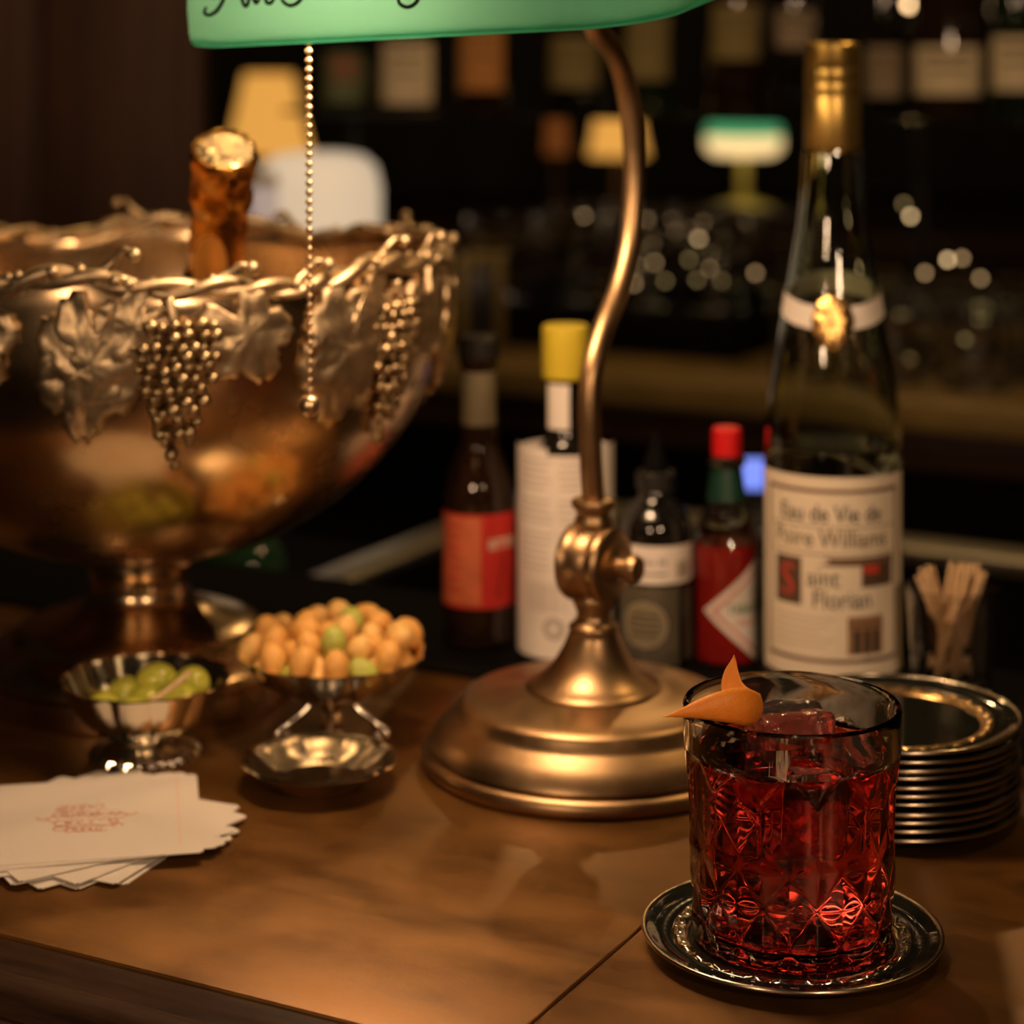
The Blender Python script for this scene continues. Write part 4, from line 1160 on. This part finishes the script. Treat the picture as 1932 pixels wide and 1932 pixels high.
# printed label
bm = bmesh.new(); R = 0.03805; LZ0, LZ1 = 0.0085, 0.1165
HA = 77
wrap_patch(bm, R, -HA, HA, LZ0, LZ1, 0, 48)
d1 = R + .00010; d2 = R + .00018
def frame(a, z0, z1, w, wa, mi):
    wrap_patch(bm, d1, -a, a, z0, z0 + w, mi, 40); wrap_patch(bm, d1, -a, a, z1 - w, z1, mi, 40)
    wrap_patch(bm, d1, -a, -a + wa, z0 + w, z1 - w, mi, 2); wrap_patch(bm, d1, a - wa, a, z0 + w, z1 - w, mi, 2)
frame(63, LZ0 + 0.0085, LZ1 - 0.0065, 0.0022, 2.6, 1)
wrap_text(bm, 'Eau de Vie de', 0.0130, d2, -2, 0.0925, 2, sx=0.82, bold=0.0001)
wrap_text(bm, 'Poire Williams', 0.0134, d2, -2, 0.0790, 3, sx=0.84, bold=0.0001)
wrap_patch(bm, d1, -57, 57, 0.0893, 0.0899, 3, 32); wrap_patch(bm, d1, -57, 57, 0.0748, 0.0754, 1, 32)
# illuminated initial
wrap_patch(bm, d1, -52, -26, 0.0470, 0.0725, 4, 8)
wrap_text(bm, 'S', 0.0250, d2, -39, 0.0515, 5, sx=0.80, bold=0.0002)
wrap_text(bm, 'aint', 0.0135, d2, -8, 0.0580, 2, sx=0.9)
wrap_text(bm, 'Florian', 0.0135, d2, 8, 0.0465, 2, sx=0.88)
# drawn band with a small red and dark vignette at upper right
wrap_poly(bm, d1, lambda z: -8 + 6 * math.sin(z * 900), lambda z: 56, 0.0690, 0.0735, 1, 16, 4)
wrap_patch(bm, d1, 24, 55, 0.0575, 0.0690, 4, 10); wrap_patch(bm, d2, 26, 40, 0.0645, 0.0690, 5, 5)
# gate picture lower right
wrap_patch(bm, d1, 12, 44, 0.0160 + 0.0055, 0.0420, 6, 12)
for k in range(3): wrap_poly(bm, d2, (lambda k: lambda z: 17.5 + k * 8.6)(k), (lambda k: lambda z: 22.5 + k * 8.6)(k), 0.0225, 0.0345, 2, 3, 4)
wrap_patch(bm, d2, 13, 43, 0.0365, 0.0372, 2, 10)
wrap_text(bm, '45% vol', 0.0045, d2, 34, 0.0175, 3, sx=0.8)
for k in range(5): wrap_patch(bm, d1, -50, 2 - (k % 3) * 6, 0.0400 - k * 0.0036, 0.0407 - k * 0.0036, 7, 16)
flat_label('label', bm, [M_CREAM, M_BROWNINK, M_INK, M_OLIVEINK, mat('dark_brown_print', (0.10, 0.055, 0.03), 0.7), M_REDINK, mat('sepia_print', (0.30, 0.16, 0.08), 0.7), mat('faint_print', (0.58, 0.50, 0.37), 0.8)], b)

# ================================================================== BACKGROUND
# small blue display on the ice well
dd = P(1421, 895, 1.80)
t = thing('payment_display', 'small device with a glowing blue screen behind the sauce bottle', 'display', (dd.x, dd.y, -0.0498), face_cam(dd.x, dd.y))
bevel_box('casing', (0, 0.008, 0.026), (0.026, 0.012, 0.0515), M_BLACKPLASTIC, t, 0.002)
bevel_box('screen', (0, 0.0012, dd.z + 0.0498), (0.0195, 0.0012, 0.0255), M_BLUESCREEN, t, 0.0005)

# table lamps on the far counter
def shade_lamp(label, px, top, bot, rt, rb, D, m, name='table_lamp'):
    zt, zb = P(px, top, D).z, P(px, bot, D).z
    t = thing(name, label, 'lamp', (P(px, 0, D).x, D, FARZ + 0.0003))
    zb -= FARZ; zt -= FARZ
    lathe('lamp_base', [(0, 0), (rb * 0.55, 0), (rb * 0.55, 0.008), (rb * 0.15, 0.016), (rb * 0.1, 0.03), (rb * 0.1, zb + 0.03), (0, zb + 0.03)], M_LAMPBRASS, t, 32)
    n = 8
    pf = [(rb + (rt - rb) * (i / n) ** 0.8, zb + (zt - zb) * i / n) for i in range(n + 1)]
    lathe('lamp_shade', pf + [(r - 0.003, z) for r, z in pf[::-1]] + [pf[0]], m, t, 48, caps=False, angle=50)
    bm = bmesh.new(); ball(bm, (0, 0, (zb + zt) / 2), min(rt, rb) * 0.35, 2)
    finish('bulb', bm, M_BULBGLOW, t, angle=180)
    return t
k46 = 4.6 / FPX
shade_lamp('amber cone table lamp glowing behind the champagne bottle', 507, 140, 292, 46 * k46, 84 * k46, 4.6, M_ORANGEGLOW)
shade_lamp('small amber bell lamp glowing behind the desk lamp arm', 1166, 210, 294, 42 * k46, 58 * k46, 4.6, M_ORANGEGLOW)
shade_lamp('tiny dim amber lamp left of the small bell lamp', 1050, 222, 290, 20 * k46, 26 * k46, 5.2, mat('dim_amber_fabric', (0.3, 0.12, 0.04), 0.8, emit=(0.8, 0.22, 0.04), estr=0.14))
# green bank lamp far away
D = 4.9; kk = D / FPX
t = thing('green_table_lamp', 'far green glass table lamp glowing left of the tall clear bottle', 'lamp', (P(1403, 0, D).x, D, FARZ + 0.0003))
z1, z2, z3 = P(0, 224, D).z - FARZ, P(0, 258, D).z - FARZ, P(0, 292, D).z - FARZ
lathe('lamp_base', [(0, 0), (62 * kk, 0), (63 * kk, 0.010), (48 * kk, 0.022), (14 * kk, 0.030), (9 * kk, 0.05), (9 * kk, z3 + 0.02), (0, z3 + 0.02)], mat('lamp_foot_light_pool', (0.85, 0.80, 0.25), 0.5, 0.2), t, 40)  # pale yellow-green foot carries the lamp's pool of light in its colour
lathe('lamp_shade', [(70 * kk, z2), (72 * kk, z2 + 0.012), (68 * kk, z1 - 0.018), (56 * kk, z1 - 0.004), (30 * kk, z1), (0, z1)], M_GREENGLOW, t, 48, caps=False)
lathe('glass_diffuser', [(0, z3), (56 * kk, z3), (70 * kk, z3 + 0.012), (72 * kk, z2 - 0.002), (0, z2 - 0.002)], mat('lit_diffuser', (0.9, 0.8, 0.6), 0.5, emit=(1.0, 0.68, 0.30), estr=1.2), t, 48)
# cream drum lamp and frosted bottle on the back bar, half hidden by the bowl
def shelf_D(px, n=SH_N):
    t = (px - CX) / FPX
    return n / (0.46947 * t + 0.88295)
D = shelf_D(602, 2.33); kk = D / FPX
wl = thing('drum_lamp', 'large glowing cream drum lamp half hidden behind the punch bowl', 'lamp', (P(602, 0, D).x, D, 0.0103))
zt, zb = P(0, 288, D).z - 0.0103, P(0, 480, D).z - 0.0103
lathe('lamp_shade', [(0, zb), (112 * kk, zb), (116 * kk, zb + 0.01), (117 * kk, zt - 0.045), (108 * kk, zt - 0.018), (85 * kk, zt - 0.004), (55 * kk, zt), (0, zt)], M_WHITEGLOW, wl, 64, angle=60)
lathe('lamp_base', [(0, 0), (0.06, 0), (0.06, 0.006), (0.012, 0.012), (0.012, zb - 0.001), (0, zb - 0.001)], M_LAMPBRASS, wl, 32)
D = shelf_D(497, 2.05)
fb = thing('frosted_bottle', 'tall self-glowing frosted white bottle on the back bar left of the drum lamp', 'bottle', (P(497, 0, D).x, D, 0.0103))
lathe('glass_body', [(0, 0), (0.024, 0), (0.025, 0.003), (0.025, 0.10), (0.017, 0.122), (0.0165, 0.176), (0, 0.176)], mat('frosted_white_glow', (0.85, 0.80, 0.82), 0.4, emit=(1.0, 0.82, 0.80), estr=0.25), fb, 32)  # added emission puts the bottle's brightness into its glass
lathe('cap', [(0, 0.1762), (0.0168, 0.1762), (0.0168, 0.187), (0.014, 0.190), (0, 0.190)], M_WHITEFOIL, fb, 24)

# spirit bottles on the glass shelf
def spirit(px, half, l0, l1, lmat, glass, label, extra=None):
    D = shelf_D(px); kk = D / FPX; r = half * kk * 1.12
    root = thing('spirit_bottle', label, 'bottle', (P(px, 0, D).x, D, SH_Z + 0.0003), face_cam(P(px, 0, D).x, D), 'spirit bottles on the back shelf')
    lathe('glass_body', [(0, 0), (r * 0.94, 0), (r, 0.003), (r, 0.150), (r * 0.93, 0.165), (r * 0.45, 0.190), (r * 0.36, 0.20), (r * 0.34, 0.255), (0, 0.255)], glass, root, 32)
    lathe('cap', [(0, 0.2552), (r * 0.40, 0.2552), (r * 0.40, 0.285), (r * 0.36, 0.287), (0, 0.287)], M_BLACKPLASTIC if px % 2 else M_GOLDCAP, root, 24)
    bm = bmesh.new()
    za, zb = P(0, l1, D).z - SH_Z, P(0, l0, D).z - SH_Z
    aa = min(85, math.degrees(math.asin(min(0.98, half * kk / r))))
    wrap_patch(bm, r + 0.0003, -aa, aa, max(za, 0.006), zb, 0, 20)
    wrap_patch(bm, r + 0.0005, -aa * .6, aa * .6, (za + 3 * zb) / 4, (za + 3 * zb) / 4 + 0.006, 1, 10); wrap_patch(bm, r + 0.0005, -aa * .5, aa * .5, (za + zb) / 2, (za + zb) / 2 + 0.004, 1, 10)
    flat_label('label', bm, [lmat, extra or M_OLIVEINK], root)
    return root
M_LG = mat('pale_green_label', (0.16, 0.20, 0.12), 0.7); M_LO = mat('amber_label', (0.62, 0.28, 0.09), 0.7); M_LD = mat('dull_olive_label', (0.26, 0.21, 0.09), 0.7); M_LGR = mat('grey_label', (0.34, 0.27, 0.21), 0.7)
spirit(650, 38, 100, 196, M_LG, M_GREENGLASS, 'spirit bottle with muted green label, leftmost on the back shelf', M_REDINK)
spirit(768, 46, 82, 196, M_CREAM, M_BLACKGLASS, 'spirit bottle with square cream label right of the pull chain')
spirit(909, 40, 40, 170, M_LO, M_BROWNGLASS, 'spirit bottle with tall amber label under the green shade')
spirit(1085, 44, 70, 165, M_LD, M_BLACKGLASS, 'spirit bottle with dull olive label left of the desk lamp arm')
spirit(1222, 40, 30, 150, M_LD, M_GREENGLASS, 'spirit bottle with dull olive label right of the desk lamp arm')
spirit(1388, 44, 10, 112, M_LD, M_BROWNGLASS, 'spirit bottle with olive label above the far green lamp')
spirit(1500, 36, 20, 90, M_LGR, M_BLACKGLASS, 'dark spirit bottle just left of the gold screw cap')
spirit(1668, 34, 88, 182, M_LGR, M_BLACKGLASS, 'spirit bottle with greyish label just right of the gold screw cap')
spirit(1788, 60, 88, 178, M_CREAM, M_BROWNGLASS, 'wide spirit bottle with pale label, second from the right edge')
spirit(1918, 44, 70, 170, M_CREAM, M_GREENGLASS, 'spirit bottle with pale label cut by the right edge of the view')

# crystal glasses
def stem_glass(name, label, loc, group, s=1.0):
    t = thing(name, label, 'glass', loc, 0, group)
    bm = bmesh.new()
    revolve(bm, [(0, 0), (0.032 * s, 0), (0.033 * s, 0.0015), (0.008 * s, 0.004), (0.0038 * s, 0.010), (0.0035 * s, 0.045 * s), (0.010 * s, 0.050 * s), (0.030 * s, 0.060 * s), (0.042 * s, 0.080 * s), (0.0435 * s, 0.095 * s),
                 (0.0425 * s, 0.0952 * s), (0.0405 * s, 0.080 * s), (0.029 * s, 0.0625 * s), (0.008 * s, 0.0535 * s), (0, 0.053 * s)], 28, caps=False)
    finish('glass_body', bm, M_GLASS, t, angle=50)
    return t
def cut_tumbler(label, loc, group):
    t = thing('cut_tumbler', label, 'glass', loc, 0, group)
    bm = bmesh.new()
    def f(th, r, z, k):
        if 2 <= k <= 7: return r - 0.0016 * abs(math.sin(9 * th + (k % 2) * PI / 2)), z
        return r, z
    revolve(bm, [(0, 0), (0.034, 0), (0.036, 0.002), (0.0365, 0.012), (0.037, 0.024), (0.0375, 0.036), (0.038, 0.048), (0.0385, 0.058), (0.0405, 0.085), (0.0395, 0.0855), (0.0378, 0.084), (0.034, 0.018), (0.030, 0.013), (0, 0.012)], 36, f, caps=False)
    finish('glass_body', bm, M_GLASS, t, smooth=True, angle=20)
    return t
g0 = None
RB_Z = 0.0553
rr_ = random.Random(9)
for j, n in enumerate((2.205, 2.31, 2.415)):
    for i in range(4 - j % 2):
        u = -1.185 + i * 0.089 + (j % 2) * 0.0445
        p = UN(u, n, RB_Z)
        if g0 is None: g0 = stem_glass('coupe_glass', 'clear stemmed coupe glass in the group on the raised back bar step', p, 'coupe glasses on the back bar'); o = g0
        else: o = copy_tree(g0)
        o.location = p
g1 = None
for j, n in enumerate((2.10, 2.20, 2.30)):
    for i in range(4):
        u = -0.775 + i * 0.088 + (j % 2) * 0.044
        p = UN(u, n, 0.0103)
        if g1 is None: g1 = cut_tumbler('cut crystal tumbler in the rows on the right end of the back bar', p, 'crystal tumblers on the back bar'); o = g1
        else: o = copy_tree(g1)
        o.location = p; o.rotation_euler.z = rr_.uniform(0, 1)
# small frame on the back bar behind the punch bowl
p = UN(-1.045, 2.05, 0.0103)
p = P(908, 0, 2.36); p.z = 0.0103
t = thing('photo_frame', 'narrow gilt frame with dark picture on the back bar behind the punch bowl', 'frame', p, face_cam(p.x, p.y) )
fm = mat('gilt_frame', (0.20, 0.15, 0.05), 0.45, 0.4)
w_, h_ = 0.052, 0.112
bevel_box('frame_side', (-w_ / 2 + .006, 0, h_ / 2), (0.012, 0.01, h_), fm, t, 0.0015); bevel_box('frame_side', (w_ / 2 - .006, 0, h_ / 2), (0.012, 0.01, h_), fm, t, 0.0015)
bevel_box('frame_top', (0, 0, h_ - .009), (w_ - 0.0242, 0.01, 0.018), fm, t, 0.0015); bevel_box('frame_bottom', (0, 0, .006), (w_ - 0.0242, 0.01, 0.012), fm, t, 0.0015)
bevel_box('picture', (0, 0.003, h_ / 2 - .003), (w_ - 0.025, 0.002, h_ - 0.032), M_BLACKPLASTIC, t, 0.0003)
# green bottles lying low behind the counter
for k, (px, py, D) in enumerate(((400, 1075, 1.60), (470, 1050, 1.70), (425, 1085, 1.80))):
    p = P(px, py, D)
    root = thing('green_bottle', ['short green bottle on the low shelf nearest the punch bowl foot', 'short green bottle at the back of the low shelf behind the punch bowl', 'short green bottle standing farthest back on the low shelf'][k], 'bottle', (p.x, p.y, -0.1098), 0, 'green bottles on the low shelf')
    lathe('glass_body', [(0, 0), (0.028, 0), (0.030, 0.003), (0.030, 0.055), (0.024, 0.068), (0.012, 0.078), (0.011, 0.098), (0.013, 0.099), (0.013, 0.104), (0, 0.104)], mat('green_glass_shiny', (0.02, 0.07, 0.03), 0.05, spec=0.8, coat=1.0), root, 32)
    lathe('cap', [(0, 0.1042), (0.0115, 0.1042), (0.0115, 0.112), (0, 0.1125)], M_STEEL, root, 20)
# added small bulbs standing in for the bright sparkle, upper right
sc = P(1745, 30, 3.2)
t = thing('sparkle_bulbs', 'cluster of small added bulbs standing in for sparkle at the upper right of the back bar', 'lamp', (sc.x, sc.y, 0))
bm = bmesh.new(); tube(bm, [(0, 0.03, -1.09), (0, 0.03, 0.55)], 0.012, 12); finish('stand', bm, M_BLACKPLASTIC, t)
for (px, py) in ((1716, 8), (1742, 24), (1768, 18), (1752, -8), (1700, -16), (1905, 62), (1640, 40)):
    q = P(px, py, 3.2) - Vector((sc.x, sc.y, 0))
    bm = bmesh.new(); ball(bm, q, 0.006, 2); bb = finish('bulb', bm, M_SPARKLE, t, angle=180)
    bm = bmesh.new(); tube(bm, [q + Vector((0, 0.006, 0)), (0, 0.03, q.z)], 0.0015, 6); finish('bulb_arm', bm, M_BLACKPLASTIC, t)

# added tiny bulbs stand in for glints on the back bar's glasses
M_GLINT = [mat('glint_bulb_bright', (0.9, 0.8, 0.6), 0.5, emit=(1.0, 0.66, 0.32), estr=5.0), mat('glint_bulb_dim', (0.9, 0.8, 0.6), 0.5, emit=(1.0, 0.62, 0.28), estr=2.0),
           mat('glint_bulb_faint', (0.9, 0.8, 0.6), 0.5, emit=(0.9, 0.64, 0.24), estr=1.0)]
def add_glints(label, spots, planes, zbase):
    t = thing('glint_string', label, 'lights', (0, 0, 0))
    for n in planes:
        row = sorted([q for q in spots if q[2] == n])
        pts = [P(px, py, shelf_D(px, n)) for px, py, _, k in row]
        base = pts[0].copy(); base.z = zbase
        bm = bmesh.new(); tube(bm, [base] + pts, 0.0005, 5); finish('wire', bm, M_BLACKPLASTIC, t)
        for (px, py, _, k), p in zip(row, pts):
            bm = bmesh.new(); ball(bm, p, 0.0026, 2); finish('bulb', bm, M_GLINT[k], t, angle=180)
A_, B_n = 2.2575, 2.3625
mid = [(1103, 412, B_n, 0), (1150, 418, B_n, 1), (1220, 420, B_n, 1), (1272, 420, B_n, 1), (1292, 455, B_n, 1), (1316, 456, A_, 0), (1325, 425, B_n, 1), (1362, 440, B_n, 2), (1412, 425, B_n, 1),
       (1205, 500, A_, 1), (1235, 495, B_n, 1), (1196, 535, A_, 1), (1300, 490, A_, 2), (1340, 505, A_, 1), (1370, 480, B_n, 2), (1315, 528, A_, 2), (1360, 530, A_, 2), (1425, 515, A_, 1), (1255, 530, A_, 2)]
add_glints('string of tiny added bulbs standing in for glints among the coupe glasses', mid, (A_, B_n), 0.0556)
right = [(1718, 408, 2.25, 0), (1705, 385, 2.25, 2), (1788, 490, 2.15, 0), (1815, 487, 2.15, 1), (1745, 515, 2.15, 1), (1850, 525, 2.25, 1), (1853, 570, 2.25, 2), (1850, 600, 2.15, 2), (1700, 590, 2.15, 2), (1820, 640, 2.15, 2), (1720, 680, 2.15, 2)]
add_glints('string of tiny added bulbs standing in for glints over the crystal tumblers on the right', right, (2.15, 2.25), 0.0108)
